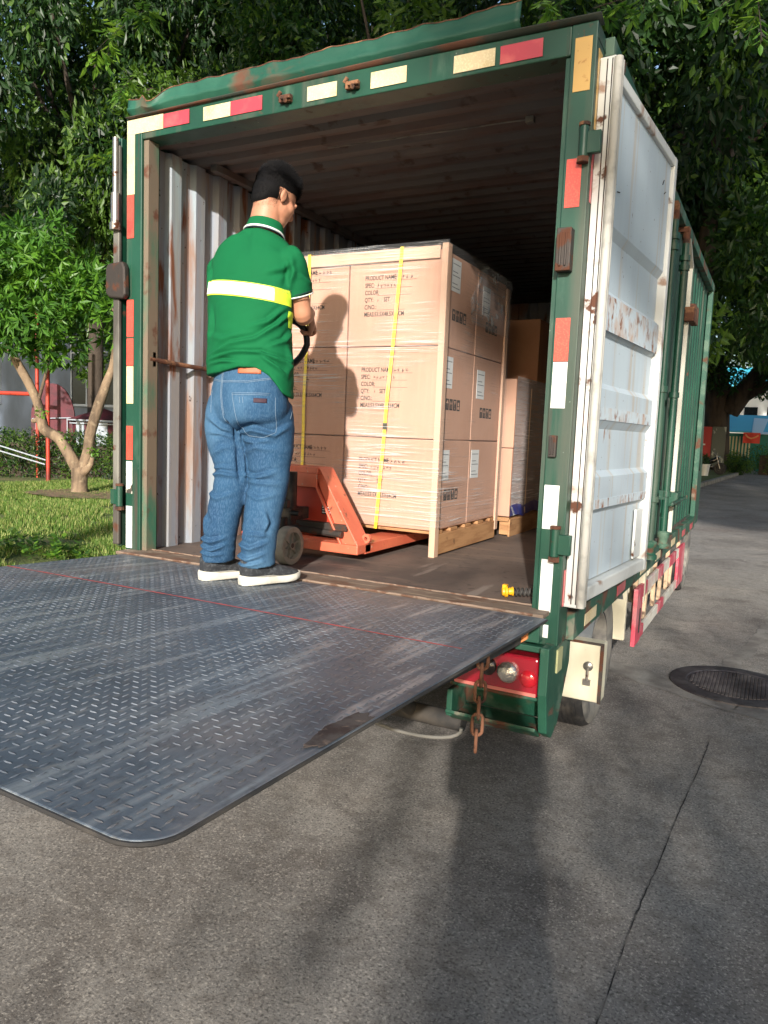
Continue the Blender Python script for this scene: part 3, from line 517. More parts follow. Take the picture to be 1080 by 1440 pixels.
# raised lugs of the chequer plate, as geometry
V = []; F = []; rr = np.random.RandomState(5); P = .0275
prof = [(-1, 0), (-.55, .6), (0, 1), (.55, .6), (1, 0), (.55, -.6), (0, -1), (-.55, -.6)]
nx, ny = int(2.13/P), int(1.9/P)
for i in range(nx):
    for j in range(ny):
        cx = -.005+i*P; cy = -2.05+j*P
        if cx > 2.03 and cy < -1.98 and (cx-2.03)**2+(cy+1.98)**2 > .08**2: continue
        if cx > 2.104 or cy < -2.055+max(0, 2.0-cx)*.045: continue
        wear = mnoise.noise(Vector((cx*2.1, cy*2.1, 4)))
        hgt = .0016*(.75+.45*wear); a = 0.0 if (i+j) % 2 else math.pi/2; a += rr.uniform(-.05, .05)
        if rr.rand() < .02+max(0, -.25*wear): continue
        L_, w_ = .0112, .0030; ca, sa = math.cos(a), math.sin(a); o = len(V); z = dz(cy)-.0035
        for (u, v) in prof: V.append((cx+u*L_*ca-v*w_*sa, cy+u*L_*sa+v*w_*ca, z))
        for u in (-.55, .55): V.append((cx+u*L_*ca, cy+u*L_*sa, z+hgt))
        F += [(o, o+1, o+8), (o+1, o+2, o+8), (o+2, o+9, o+8), (o+2, o+3, o+9), (o+3, o+4, o+9), (o+4, o+5, o+9), (o+5, o+6, o+9), (o+6, o+8, o+9), (o+6, o+7, o+8), (o+7, o, o+8)]
np_mesh('tread_lugs', V, F, [mLug], deck, smooth=False)
m_ = MB(); yl = -.745
m_.grid([[(x, yl+.006*math.sin(x*2)+s*(.0045+.001*math.sin(x*40)), dz(yl)-.0012) for s in (-1, 1)] for x in [-.02+2.06*i/90 for i in range(91)]]); m_.build('red_line', mRedPaint, deck)
bl = []
for k in range(60):
    a = 2*math.pi*k/60; r = 1+.3*mnoise.noise(Vector((math.cos(a)*2, math.sin(a)*2, 8)))+.15*mnoise.noise(Vector((math.cos(a)*7, math.sin(a)*7, 8)))
    x = min(2.116, 2.098+.034*r*math.cos(a)); y = -1.53+.11*r*math.sin(a); bl.append((x, y, dz(y)-.0012))
m_ = MB(); m_.prism(bl, (0, 0, .001)); m_.build('rust_patch', mPlateRust, deck)
m_ = MB(); m_.tube([(x, y, dz(y)-.010) for x, y in ol[:-1]], .0045, 6); m_.build('platform_edge', mUnder, deck, smooth=50)
# chain hanging from the platform edge
ch = MB(); z = dz(-.6)-.03; top = z; n = 6; px_, py_ = 2.055, -.6
for k in range(n):
    zc = top-.03-.054*k; hl, hw = .035, .0165; pts = []
    ax = (Vector((.884, .466, 0)) if k % 2 == 0 else Vector((-.35, .94, 0)))
    for t in range(16):
        a = 2*math.pi*t/16; s_ = math.sin(a); c_ = math.cos(a)
        pts.append(Vector((px_-.006*k*.3, py_, zc))+ax*hw*c_+Vector((0, 0, (hl-hw)*(1 if s_ > 0 else -1)*min(1, abs(s_)*3)+hw*s_)))
    ch.tube(pts, .0058, 8, closed=True)
ch.build('safety_chain', M('rusty_chain', srgb(124, 84, 62), .85, .1, layers=[dict(col=RUSTD, scale=30, lo=.5, hi=.62)]), tk, smooth=60)
m_ = MB(); m_.tube([(1.35+.5*math.sin(t/14*math.pi-1.5)*.5+.2, -.1+.02*t/14, -.5-.07*math.sin(t/14*math.pi)) for t in range(15)], .008, 8); m_.build('hose', M('grey_hose', srgb(120, 118, 112), .6), tk, smooth=50)
# cab
cb = MB()
cb.prism([(.02, 5.0, -.3), (.02, 6.9, -.3), (.02, 6.98, .25), (.02, 6.65, 1.15), (.02, 5.0, 1.25)], (2.0, 0, 0)); cab = cb.build('cab', mGreen, tk, bevel=.05, seg=3)
m_ = MB(); m_.prism([(2.022, 5.3, .35), (2.022, 6.6, .35), (2.022, 6.42, 1.0), (2.022, 5.3, 1.05)], (.004, 0, 0)); m_.prism([(.018, 5.3, .35), (.018, 6.6, .35), (.018, 6.42, 1.0), (.018, 5.3, 1.05)], (-.004, 0, 0)); m_.build('window', mGlass, cab)
m_ = MB(); m_.prism([(.12, 6.99, .3), (1.92, 6.99, .3), (1.92, 6.69, 1.1), (.12, 6.69, 1.1)], (0, .01, .004)); m_.build('windscreen', mGlass, cab)
# coiled cable with a yellow plug on the cargo floor
ca = thing('cable', 'coiled black cable with yellow connector lying on the cargo floor', 'cable', (1.93, .17, 0))
m_ = MB(); pts = []
for k in range(150):
    t = k/149; a = t*2*math.pi*9; base = Vector((1.905+.13*t, .145+.08*t, .024+.004*t)); pts.append(base+Vector((.3, -.9, 0)).normalized()*.014*math.cos(a)+Vector((0, 0, .014*math.sin(a))))
m_.tube(pts, .005, 6); m_.build('coil', mRubberB, ca, smooth=60)
m_ = MB(); m_.lathe((1.865, .12, .025), (.85, .5, .05), [(.001, 0), (.016, .002), (.018, .01), (.024, .014), (.024, .022), (.014, .028), (.016, .04), (.02, .046), (.012, .05)], 14)
m_.box(1.868, 1.885, .118, .14, .04, .055); m_.build('connector', M('yellow_plastic', srgb(226, 168, 30), .4), ca, smooth=40)
# ================================================================ cargo: pallets, cartons, straps, film
mCard = M('carton_board', srgb(188, 148, 126), .75, layers=[dict(col=srgb(176, 134, 110), scale=3, lo=.45, hi=.65, amt=.5), dict(col=srgb(206, 166, 138), scale=50, stretch=(1, 1, .05), lo=.5, hi=.7, amt=.25)], bump=(30, .08, .003))
mCardD = M('brown_carton_board', srgb(150, 108, 80), .75, layers=[dict(col=srgb(128, 88, 64), scale=3, lo=.45, hi=.65, amt=.5)], bump=(30, .1, .003))
mEdge = M('paper_edge_board', srgb(200, 166, 142), .7, layers=[dict(col=srgb(190, 146, 116), scale=9, stretch=(1, 1, .2), lo=.5, hi=.7, amt=.5)], bump=(40, .1, .002))
mPine = M('pallet_pine', srgb(178, 136, 94), .8, layers=[dict(col=srgb(146, 104, 68), scale=5, stretch=(1, 1, 7), lo=.45, hi=.65, amt=.8), dict(col=srgb(96, 66, 44), scale=11, lo=.62, hi=.7, amt=.7)], bump=(30, .2, .004))
mInk = M('black_print', srgb(34, 26, 26), .8)
mInkS = M('black_symbol', srgb(34, 30, 30), .7)
mLabel = M('paper_label', srgb(214, 220, 222), .6)
mLabelInk = M('label_print', srgb(110, 120, 128), .6)
mStrap = M('yellow_strap', srgb(238, 214, 60), .35, coat=.4, layers=[dict(col=srgb(248, 236, 150), scale=30, stretch=(1, 1, .3), lo=.55, hi=.65, amt=.6)])
mBuckle = M('strap_seal', srgb(90, 84, 60), .4, .8)
mBlueFilm = M('blue_film', srgb(44, 62, 150), .3, alpha=.75, coat=.4)
def text_mesh(lines, size, gap, sx=1.0):
    """verts/faces of printed lines in a plane (u right, v up), top-left at 0,0"""
    V = []; F = []
    for k, (s, off) in enumerate(lines):
        cu = bpy.data.curves.new('print', 'FONT'); cu.body = s; cu.size = size; cu.offset = .0007; cu.resolution_u = 2; cu.space_character = 1.02
        ob = bpy.data.objects.new('print', cu); COL.objects.link(ob); bpy.context.view_layer.update()
        me = bpy.data.meshes.new_from_object(ob); o = len(V)
        V += [(v.co.x*sx+off, v.co.y-k*gap) for v in me.vertices]; F += [tuple(i+o for i in p.vertices) for p in me.polygons]
        bpy.data.objects.remove(ob); bpy.data.meshes.remove(me); bpy.data.curves.remove(cu)
    return V, F
def strokes(m_, P, x, y, s, seed, n=5):              # a handwritten character: a few crossing strokes, P maps (u, v) to 3-D
    r = random.Random(seed)
    for k in range(n):
        a = r.choice([0, 0.1, 1.5, 1.6, -.9, .8]); cx = x+r.uniform(-.25, .25)*s; cy = y+r.uniform(-.3, .3)*s; l = r.uniform(.25, .5)*s
        d = (math.cos(a)*l, math.sin(a)*l); w_ = s*.045; nn = (-math.sin(a)*w_, math.cos(a)*w_)
        q = [(cx-d[0]-nn[0], cy-d[1]-nn[1]), (cx+d[0]-nn[0], cy+d[1]-nn[1]), (cx+d[0]+nn[0], cy+d[1]+nn[1]), (cx-d[0]+nn[0], cy-d[1]+nn[1])]
        m_.add([P(*p) for p in q], [(0, 1, 2, 3)])
TXT = [('PRODUCT NAME:', 0), ('SPEC:', 0), ('COLOR:', 0), ('QTY:         SET', 0), ('C/NO.:', 0), ('MEAS:53.5X48.5X64CM', 0)]
TV, TF = text_mesh(TXT, .033, .038, .72)
def print_block(m_, P, seed):
    m_.add([P(u, v) for u, v in TV], TF)
    r = random.Random(seed)
    ul = [(.165, .31, 0), (.065, .28, 1), (.075, .28, 2), (.075, .25, 4)]
    for a, b, k in ul: m_.add([P(a, -k*.038-.005), P(b+r.uniform(-.01, .01), -k*.038-.005), P(b, -k*.038-.0065), P(a, -k*.038-.0065)], [(0, 1, 2, 3)])
    for i in range(5): strokes(m_, P, .18+.024*i, .008, .02, seed*31+i)
    for i in range(7): strokes(m_, P, .08+.020*i, -.038+.008, .018, seed*17+i, 4)
    strokes(m_, P, .085, -3*.038+.007, .018, seed, 2)
def carton(name_label, x0, x1, y0, y1, z0, z1, mat=mCard, front=None, side=None, group='printed cartons on the tall pallet', seed=1, skew=0):
    t = thing('carton', name_label, 'carton', ((x0+x1)/2, (y0+y1)/2, z0), group)
    rj = random.Random(seed); x0 += rj.uniform(0, .003); x1 -= rj.uniform(0, .003); y0 += rj.uniform(0, .005); z1 -= rj.uniform(0, .004)
    g_ = .0022; m_ = MB(); m_.box(x0+g_, x1-g_, y0+g_, y1-g_, z0+g_*.6, z1-g_*.6); m_.build('box', mat, t, bevel=.004)
    m_ = MB(); ym = (y0+y1)/2; xm = (x0+x1)/2
    if front is not None:                             # printed side text
        P = lambda u, v: (front[0]+u, y0+g_-.0008, front[1]+v)
        m_ = MB(); print_block(m_, P, seed); m_.build('print', mInk, t)
    if side is not None:
        lz, ly, sz, sy = side
        xs_ = x1-g_+.0008
        m_ = MB()
        if sy is not None:
            for k in range(4):                        # umbrella, arrows, glass, stacking marks
                a = sy+k*.052; m_.add([(xs_, a, sz), (xs_, a+.044, sz), (xs_, a+.044, sz+.06), (xs_, a, sz+.06)], [(0, 1, 2, 3)])
            m_.build('handling_symbols', mInkS, t)
            m_ = MB(); xq = xs_+.0004
            def tri(a, b, c): m_.add([(xq, *a), (xq, *b), (xq, *c)], [(0, 1, 2)])
            def quad(y_, z_, w_, h_): m_.add([(xq, y_, z_), (xq, y_+w_, z_), (xq, y_+w_, z_+h_), (xq, y_, z_+h_)], [(0, 1, 2, 3)])
            a = sy; tri((a+.006, sz+.036), (a+.038, sz+.036), (a+.022, sz+.054)); quad(a+.0205, sz+.008, .003, .028)
            a = sy+.052; tri((a+.005, sz+.032), (a+.019, sz+.032), (a+.012, sz+.052)); quad(a+.0105, sz+.008, .003, .024); tri((a+.025, sz+.032), (a+.039, sz+.032), (a+.032, sz+.052)); quad(a+.0305, sz+.008, .003, .024)
            a = sy+.104; tri((a+.01, sz+.052), (a+.034, sz+.052), (a+.022, sz+.026)); quad(a+.0205, sz+.01, .003, .018); quad(a+.014, sz+.008, .016, .003)
            a = sy+.156; quad(a+.008, sz+.008, .028, .014); quad(a+.012, sz+.026, .02, .02)
            m_.build('symbol_cutout', mat, t)
        if lz is not None:
            m_ = MB(); m_.box(xs_-.0008, xs_+.0006, ly, ly+.125, lz, lz+.165); lb = m_.build('paper_label', mLabel, t)
            m_ = MB()
            for k in range(7):
                if k in (2, 5): continue
                m_.box(xs_+.0006, xs_+.0009, ly+.012, ly+.125-.012-.03*(k % 3), lz+.018+k*.02, lz+.0225+k*.02)
            m_.build('label_lines', mLabelInk, lb)
    return t
pal = thing('pallet', 'pale pine pallet under the tall carton stack on the pallet jack', 'pallet', (.68, 1.3, 0))
for k in range(5):
    y = .86+k*.2125; m_ = MB(); m_.box(.12, 1.235, y, y+.1, .118, .136); m_.build('deck_board', mPine, pal, bevel=.002)
for x in (.14, .63, 1.2):
    m_ = MB(); m_.box(x, x+.035, .87, 1.79, .025, .117); m_.build('stringer', mPine, pal, bevel=.003)
m_ = MB(); m_.box(1.236, 1.247, .88, 1.78, .01, .118); m_.build('side_board', mPine, pal, bevel=.002)
zz = [.138, .622, 1.108, 1.592]; xa, xb, xc = .112, .666, 1.232; ya, yb, yc = .832, 1.318, 1.80
rown = ['bottom', 'middle', 'top']
for r in range(3):
    z0, z1 = zz[r], zz[r+1]
    carton(['bottom row carton left of the dark seam, behind the orange jack frame', 'middle row carton just right of the man, crossed by his shadow', 'top row carton at the man\'s right shoulder, left of the dark vertical seam'][r], xa, xb, ya, yb, z0, z1, front=(.27, z1-.085), seed=3+r)
    carton(['bottom row carton crossed by the yellow strap above the orange fork', 'middle row carton crossed by the yellow strap', 'top row carton crossed by the yellow strap'][r], xb, xc, ya, yb, z0, z1, front=(xb+[.10, .095, .10][r], z1-[.135, .135, .135][r]), side=[(z0+.265, ya+.06, z0+.155, ya+.13), (z0+.275, ya+.05, z0+.16, ya+.10), (z0+.295, ya+.10, z0+.145, ya+.13)][r], seed=10+r)
    carton(['rear carton of the bottom row on the shaded side with a faint white label', 'rear carton of the middle row on the shaded side with white label', 'rear carton of the top row under crumpled shiny film'][r], xb, xc, yb, yc, z0, z1, side=[(z0+.265, yb+.03, None, None), (z0+.245, yb+.06, z0+.135, yb+.13), (z0+.24, yb+.08, z0+.15, yb+.15)][r], seed=20+r)
# cardboard edge boards: one standing at the corner, one along the top, one at the rear corner
ep = MB(); ep.prism([(1.218, .820, 0), (1.252, .820, 0), (1.252, .872, 0), (1.246, .872, 0), (1.246, .827, 0), (1.218, .827, 0)], (0, 0, 1.618))
single(ep, 'edge_board', mEdge, 'tall paper edge board standing at the near corner of the carton stack', 'edge board', (1.24, .83, 0), bevel=.002)
ep = MB(); ep.prism([(xa-.01, .822, 1.545), (xa-.01, .830, 1.545), (xa-.01, .830, 1.600), (xa-.01, .88, 1.600), (xa-.01, .88, 1.608), (xa-.01, .822, 1.608)], (1.217-xa, 0, 0))
single(ep, 'edge_board', mEdge, 'horizontal paper edge board along the top of the carton stack', 'edge board', (.66, .83, 1.545), bevel=.002)
ep = MB(); ep.prism([(1.240, 1.765, .06), (1.252, 1.765, .06), (1.252, 1.812, .06), (1.22, 1.812, .06), (1.22, 1.806, .06), (1.240, 1.806, .06)], (0, 0, 1.5))
single(ep, 'edge_board', mEdge, 'narrow edge board on the shaded far corner of the carton stack', 'edge board', (1.24, 1.78, .06), bevel=.002)
def strap(x0, x1, lab, seal=True):
    t = thing('strap', lab, 'strap', ((x0+x1)/2, .83, .1)); pts = []
    for i in range(31):
        k = i/30; z = 1.612+(.125-1.612)*k; pts.append((x0+(x1-x0)*k+.002*math.sin(k*9), .8165+.002*math.sin(k*21), z))
    m_ = MB(); m_.grid([[(p[0]-.0095, p[1], p[2]), (p[0]+.0095, p[1], p[2])] for p in pts]); m_.grid([[(x0-.0095, y, 1.614), (x0+.0095, y, 1.614)] for y in (.817, 1.2, 1.81)])
    m_.build('band', mStrap, t, solid=.0012)
    if seal:
        m_ = MB(); xm = x0+(x1-x0)*.62; m_.box(xm-.012, xm+.012, .8135, .8155, .665, .70); m_.build('seal', mBuckle, t)
strap(.99, .895, 'yellow strap over the printed cartons near the right corner'); strap(.415, .40, 'yellow strap beside the man at the left half of the stack', False)
# stretch film
def film(name, streak=.5, scale=(1.2, 1.2, 26), rot=(0, 0, 0), base=.05, tint=srgb(235, 238, 240)):
    m = bpy.data.materials.new(name); m.use_nodes = True; n = m.node_tree.nodes; L = m.node_tree.links; b = n['Principled BSDF']
    b.inputs['Base Color'].default_value = tint; b.inputs['Roughness'].default_value = .22
    tc = n.new('ShaderNodeTexCoord'); fs = []
    for k, (rt, sc) in enumerate(((rot, 9), ((rot[0]+.12, rot[1]+.18, 0), 14))):
        mp = n.new('ShaderNodeMapping'); mp.inputs['Scale'].default_value = scale; mp.inputs['Rotation'].default_value = rt; mp.inputs['Location'].default_value = (k*3.3, 1, 2*k)
        no = n.new('ShaderNodeTexNoise'); no.inputs['Scale'].default_value = sc*.45; no.inputs['Detail'].default_value = 3; no.inputs['Distortion'].default_value = .3
        L.new(tc.outputs['Object'], mp.inputs[0]); L.new(mp.outputs[0], no.inputs['Vector'])
        mr = n.new('ShaderNodeMapRange'); mr.inputs['From Min'].default_value = .56; mr.inputs['From Max'].default_value = .70; mr.inputs['To Max'].default_value = streak; L.new(no.outputs['Fac'], mr.inputs['Value']); fs.append(mr.outputs[0])
    big = n.new('ShaderNodeTexNoise'); big.inputs['Scale'].default_value = 2.2; L.new(tc.outputs['Object'], big.inputs['Vector'])
    br = n.new('ShaderNodeMapRange'); br.inputs['From Min'].default_value = .42; br.inputs['From Max'].default_value = .62; L.new(big.outputs['Fac'], br.inputs['Value'])
    mx = n.new('ShaderNodeMath'); mx.operation = 'MAXIMUM'; L.new(fs[0], mx.inputs[0]); L.new(fs[1], mx.inputs[1])
    mu = n.new('ShaderNodeMath'); mu.operation = 'MULTIPLY'; L.new(mx.outputs[0], mu.inputs[0]); L.new(br.outputs[0], mu.inputs[1])
    ad = n.new('ShaderNodeMath'); ad.operation = 'ADD'; ad.inputs[1].default_value = base; L.new(mu.outputs[0], ad.inputs[0]); L.new(ad.outputs[0], b.inputs['Alpha'])
    bn = n.new('ShaderNodeBump'); bn.inputs['Strength'].default_value = .6; bn.inputs['Distance'].default_value = .01; L.new(mx.outputs[0], bn.inputs['Height']); L.new(bn.outputs[0], b.inputs['Normal'])
    return m
mFilm = film('stretch_film', .55, (.55, 1, 26), (0, .14, 0), .05)
mFilmS = film('stretch_film_side', .6, (1, .5, 24), (-.42, 0, 0), .08)
mCrump = film('crumpled_film', .9, (2, 2, 2), (0, 0, 0), .25, srgb(190, 200, 210))
fm = thing('stretch_film', 'clear stretch film wound around the tall carton stack', 'plastic film', (.68, 1.3, .138))
rows = []
for i in range(49):
    x = xa-.02+(1.262-xa+.02)*i/48; rows.append([(x, .812-.004*mnoise.noise(Vector((x*7, z*5, 1)))-.0025, z) for z in [.16+1.47*k/40 for k in range(41)]])
m_ = MB(); m_.grid(rows); m_.build('front_film', mFilm, fm, smooth=180)
rows = []
for i in range(41):
    y = .812+1.01*i/40; rows.append([(1.262+.004*mnoise.noise(Vector((y*7, z*5, 6))), y, z) for z in [.16+1.455*k/40 for k in range(41)]])
m_ = MB(); m_.grid(rows); m_.build('side_film', mFilmS, fm, smooth=180)
rows = []
for i in range(37):
    y = 1.12+.66*i/36; rows.append([(1.27+.012*mnoise.noise(Vector((y*16, z*13, 2)))+.006*mnoise.noise(Vector((y*42, z*38, 2))), y, z) for z in [1.26+(.34)*k/30*(1 if y > 1.3 else (y-1.12)/.18*.6+.4) for k in range(31)]])
m_ = MB(); m_.grid(rows); m_.build('crumpled_film', mCrump, fm, smooth=180)
m_ = MB(); rows = [[(xa+1.14*i/60, .82+.02*k+.006*mnoise.noise(Vector((i*.6, k, 0))), 1.612+.004*k+.012*mnoise.noise(Vector((i*.5, k*2, 3)))) for k in range(4)] for i in range(61)]; m_.grid(rows)
m_.build('top_film', film('top_film', .8, (3, 3, 3), (0, 0, 0), .18), fm, smooth=180)
# second pallet load deeper in the box
p2 = thing('pallet', 'pallet under the second, lower wrapped load deeper in the box', 'pallet', (.75, 2.25, 0))
m_ = MB(); m_.box(1.285, 1.298, 1.93, 2.60, .0, .115); m_.build('side_board', mPine, p2, bevel=.002)
m_ = MB(); m_.box(.3, 1.29, 1.93, 2.6, .1, .125); m_.build('deck_board', mPine, p2)
m_ = MB(); m_.box(1.22, 1.28, 1.95, 2.05, .01, .099); m_.build('block', mPine, p2)
L2 = [('lower front carton of the second wrapped load', .3, 1.292, 1.93, 2.30, .13, .58), ('upper front carton of the second wrapped load', .3, 1.292, 1.93, 2.30, .58, 1.03), ('lower rear carton of the second wrapped load', .3, 1.292, 2.30, 2.6, .13, .58), ('upper rear carton of the second wrapped load', .3, 1.292, 2.30, 2.6, .58, 1.02)]
for k, (lb, x0, x1, y0, y1, z0, z1) in enumerate(L2): carton(lb, x0, x1, y0, y1, z0, z1, group='cartons of the second wrapped load', seed=40+k)
f2 = thing('stretch_film', 'streaky film with a blue band at its foot round the second load', 'plastic film', (.8, 2.25, .13))
rows = []
for i in range(41):
    y = 1.9+.73*i/40; rows.append([(1.305+.005*mnoise.noise(Vector((y*7, z*5, 6))), y, z) for z in [.14+.9*k/30 for k in range(31)]])
m_ = MB(); m_.grid(rows); m_.build('side_film', film('dense_film', .95, (1, .5, 24), (-.15, 0, 0), .38), f2, smooth=180)
rows = [[(1.309+.003*math.sin(i*.9+k), 1.88+.76*i/40, .135+.018*k+.01*math.sin(i*.3)+.012*mnoise.noise(Vector((i*.3, k, 3)))) for k in range(5)] for i in range(41)]
m_ = MB(); m_.grid(rows); m_.build('blue_band', mBlueFilm, f2, smooth=180)
m_ = MB(); m_.box(1.3065, 1.308, 2.2, 2.212, .14, .98); single(m_, 'strap', M('clear_strap', srgb(220, 200, 170), .4), 'pale strap down the side of the second wrapped load', 'strap', (1.307, 2.2, .14))
# loose cartons farther back
carton('dark carton standing on top of the second load', .76, 1.24, 2.55, 3.05, 1.035, 1.50, mat=mCardD, group='loose cartons deep in the box', seed=60)
carton('brown carton with white label on the rearmost pile by the right post', 1.42, 1.86, 3.3, 3.75, .82, 1.26, mat=mCardD, group='loose cartons deep in the box', seed=61)
carton('brown carton in the middle of the rearmost pile', 1.42, 1.86, 3.3, 3.75, .38, .82, mat=mCardD, group='loose cartons deep in the box', seed=62)
carton('brown carton at the foot of the rearmost pile', 1.42, 1.86, 3.3, 3.75, 0, .38, mat=mCardD, group='loose cartons deep in the box', seed=63)
carton('large carton below the dark carton in the deep of the box', .70, 1.27, 2.68, 3.25, 0, 1.03, mat=mCardD, group='loose cartons deep in the box', seed=64)
# ================================================================ hand pallet jack
mOr = M('orange_red_paint', srgb(208, 104, 76), .5, layers=[dict(col=srgb(222, 124, 92), scale=5, lo=.48, hi=.66, amt=.7), dict(col=srgb(186, 66, 44), scale=3, lo=.52, hi=.7, amt=.6), dict(col=srgb(120, 70, 52), scale=14, lo=.62, hi=.68, detail=8), dict(col=srgb(200, 170, 150), scale=30, lo=.66, hi=.7)], bump=(30, .15, .003), coat=.15)
mWheelG = M('dusty_nylon_wheel', srgb(150, 144, 130), .7, layers=[dict(col=srgb(104, 98, 88), scale=10, lo=.5, hi=.65, amt=.7)], bump=(40, .2, .002))
jk = thing('pallet_jack', 'orange hand pallet jack with grey wheels and black handle loop', 'pallet jack', (.7, .4, 0))
JX0, JX1 = .30, 1.02; cxj = .66; yj = .43
m_ = MB()                                              # upright frame: head beam, two sloping beams, back plate, cross plate
m_.box(cxj-.12, cxj+.12, yj-.03, yj+.10, .43, .462); m_.box(cxj-.115, cxj+.115, yj-.028, yj-.018, .36, .43)
for s in (-1, 1):
    xt = cxj+s*.115; xb_ = cxj+s*.35
    m_.prism([(xt-s*.05, yj, .462), (xt, yj, .462), (xb_, yj, .085), (xb_-s*.09, yj, .085)], (0, .012, 0))
    m_.prism([(xt, yj-.02, .464), (xt+s*.012, yj-.02, .455), (xb_+s*.012, yj-.02, .085), (xb_, yj-.02, .085)], (0, .13, 0))
    m_.prism([(xt-s*.055, yj-.02, .43), (xt-s*.043, yj-.02, .43), (xb_-s*.085, yj-.02, .085), (xb_-s*.097, yj-.02, .085)], (0, .02, 0))
fr = m_.build('frame', mOr, jk, bevel=.004)
m_ = MB(); m_.prism([(cxj-.11, yj+.02, .43), (cxj+.11, yj+.02, .43), (cxj+.26, yj+.02, .16), (cxj-.26, yj+.02, .16)], (0, .01, 0)); m_.build('back_plate', M('deep_red_paint', srgb(178, 56, 34), .5, layers=[dict(col=srgb(140, 44, 30), scale=6, lo=.5, hi=.7, amt=.6)]), fr)
m_ = MB(); m_.box(JX0, JX1, yj-.02, yj+.12, .040, .088); m_.build('cross_beam', mOr, jk, bevel=.006)
m_ = MB(); m_.box(cxj-.28, cxj+.29, yj-.015, yj+.03, .15, .185); m_.cyl((cxj-.27, yj-.02, .15), (cxj+.27, yj-.02, .135), .018, 12); m_.build('torsion_bar', mDarkIron, jk, bevel=.003)
for nm, x0, x1 in (('fork', JX1-.165, JX1), ('fork', JX0, JX0+.165)):
    m_ = MB(); m_.prism([(x0, yj+.06, .088), (x1, yj+.06, .088), (x1, yj+.06, .036), (x1-.012, yj+.06, .036), (x1-.012, yj+.06, .08), (x0+.012, yj+.06, .08), (x0+.012, yj+.06, .036), (x0, yj+.06, .036)], (0, 1.12, 0)); m_.build('fork', mOr, jk, bevel=.003)
for s in (-1, 1):
    m_ = MB(); m_.lathe((cxj+s*.36, yj+.06, .115), (0, 1, 0), [(.010, 0), (.024, 0), (.024, .02), (.010, .02), (.010, 0)], 16); m_.build('lifting_eye', mOr, jk, smooth=40)
m_ = MB(); m_.cyl((.69, .27, .18), (.69, .27, .44), .048, 20); m_.box(.645, .735, .24, .4, .2, .26); m_.cyl((.69, .22, .11), (.69, .22, .22), .035, 16); m_.box(.62, .76, .17, .2, .27, .31); m_.cyl((.60, .25, .24), (.78, .25, .24), .014, 10)
m_.build('pump', M('black_pump', srgb(34, 32, 31), .5, .3, layers=[dict(col=srgb(92, 84, 74), scale=9, lo=.54, hi=.68, amt=.6)]), jk, smooth=40, bevel=.003)
m_ = MB(); m_.box(.785, .86, yj+.010, yj+.0185, .225, .285); pl = m_.build('id_plate', M('black_plate', srgb(24, 24, 24), .4), jk)
m_ = MB()
for k in range(4):
    for a, b in ((.79, .815), (.82, .838), (.842, .855)): m_.box(a, b-.003*(k % 2), yj+.0085, yj+.0098, .232+k*.0125, .2365+k*.0125)
m_.build('plate_lines', mLabel, pl)
m_ = MB(); m_.cyl((.60, .17, .094), (.80, .17, .094), .012, 10); m_.box(.67, .71, .15, .28, .09, .14); m_.build('steer_axle', mDarkIron, jk)
for x in (.775, .615):
    m_ = MB(); m_.lathe((x, .17, .0925), (1, 0, 0), [(.062, -.028), (.088, -.028), (.0925, -.022), (.0925, .022), (.088, .028), (.066, .028), (.062, .018), (.062, -.018), (.062, -.028)], 40)
    m_.lathe((x, .17, .0925), (1, 0, 0), [(.001, .024), (.018, .024), (.02, .018), (.02, -.02), (.001, -.02)], 20); m_.lathe((x, .17, .0925), (1, 0, 0), [(.063, .004), (.02, .008)], 30)
    for k in range(6):
        a = k*math.pi/3+.3; m_.obox((x+.009, .17+.041*math.cos(a), .0925+.041*math.sin(a)), (0, math.cos(a), math.sin(a)), (0, -math.sin(a), math.cos(a)), (1, 0, 0), .022, .004, .008)
    m_.build('steer_wheel', mWheelG, jk, smooth=40)
# handle: shaft up to a closed loop
HB = Vector((.69, .235, .30)); HT = Vector((.80, .045, .93)); hd = (HT-HB).normalized()
m_ = MB(); m_.tube([HB, HT], [.021, .018], 14); sh = m_.build('handle_shaft', M('black_handle_paint', srgb(26, 26, 27), .4, coat=.3), jk, smooth=40)
lat = Vector((.93, .30, .1)).normalized(); lat = (lat-hd*lat.dot(hd)).normalized()
lp = []
for k in range(40):
    a = 2*math.pi*k/40; wx = .115*math.copysign(abs(math.cos(a))**.75, math.cos(a)); up = .105*math.copysign(abs(math.sin(a))**.75, math.sin(a))
    if up < 0: wx *= (1-.35*(-up/.105))
    lp.append(HT+hd*(.105+up)+lat*wx)
m_ = MB(); m_.tube(lp, .0145, 10, closed=True); m_.build('handle_loop', M('black_grip', srgb(22, 22, 23), .45, coat=.3), sh, smooth=60)
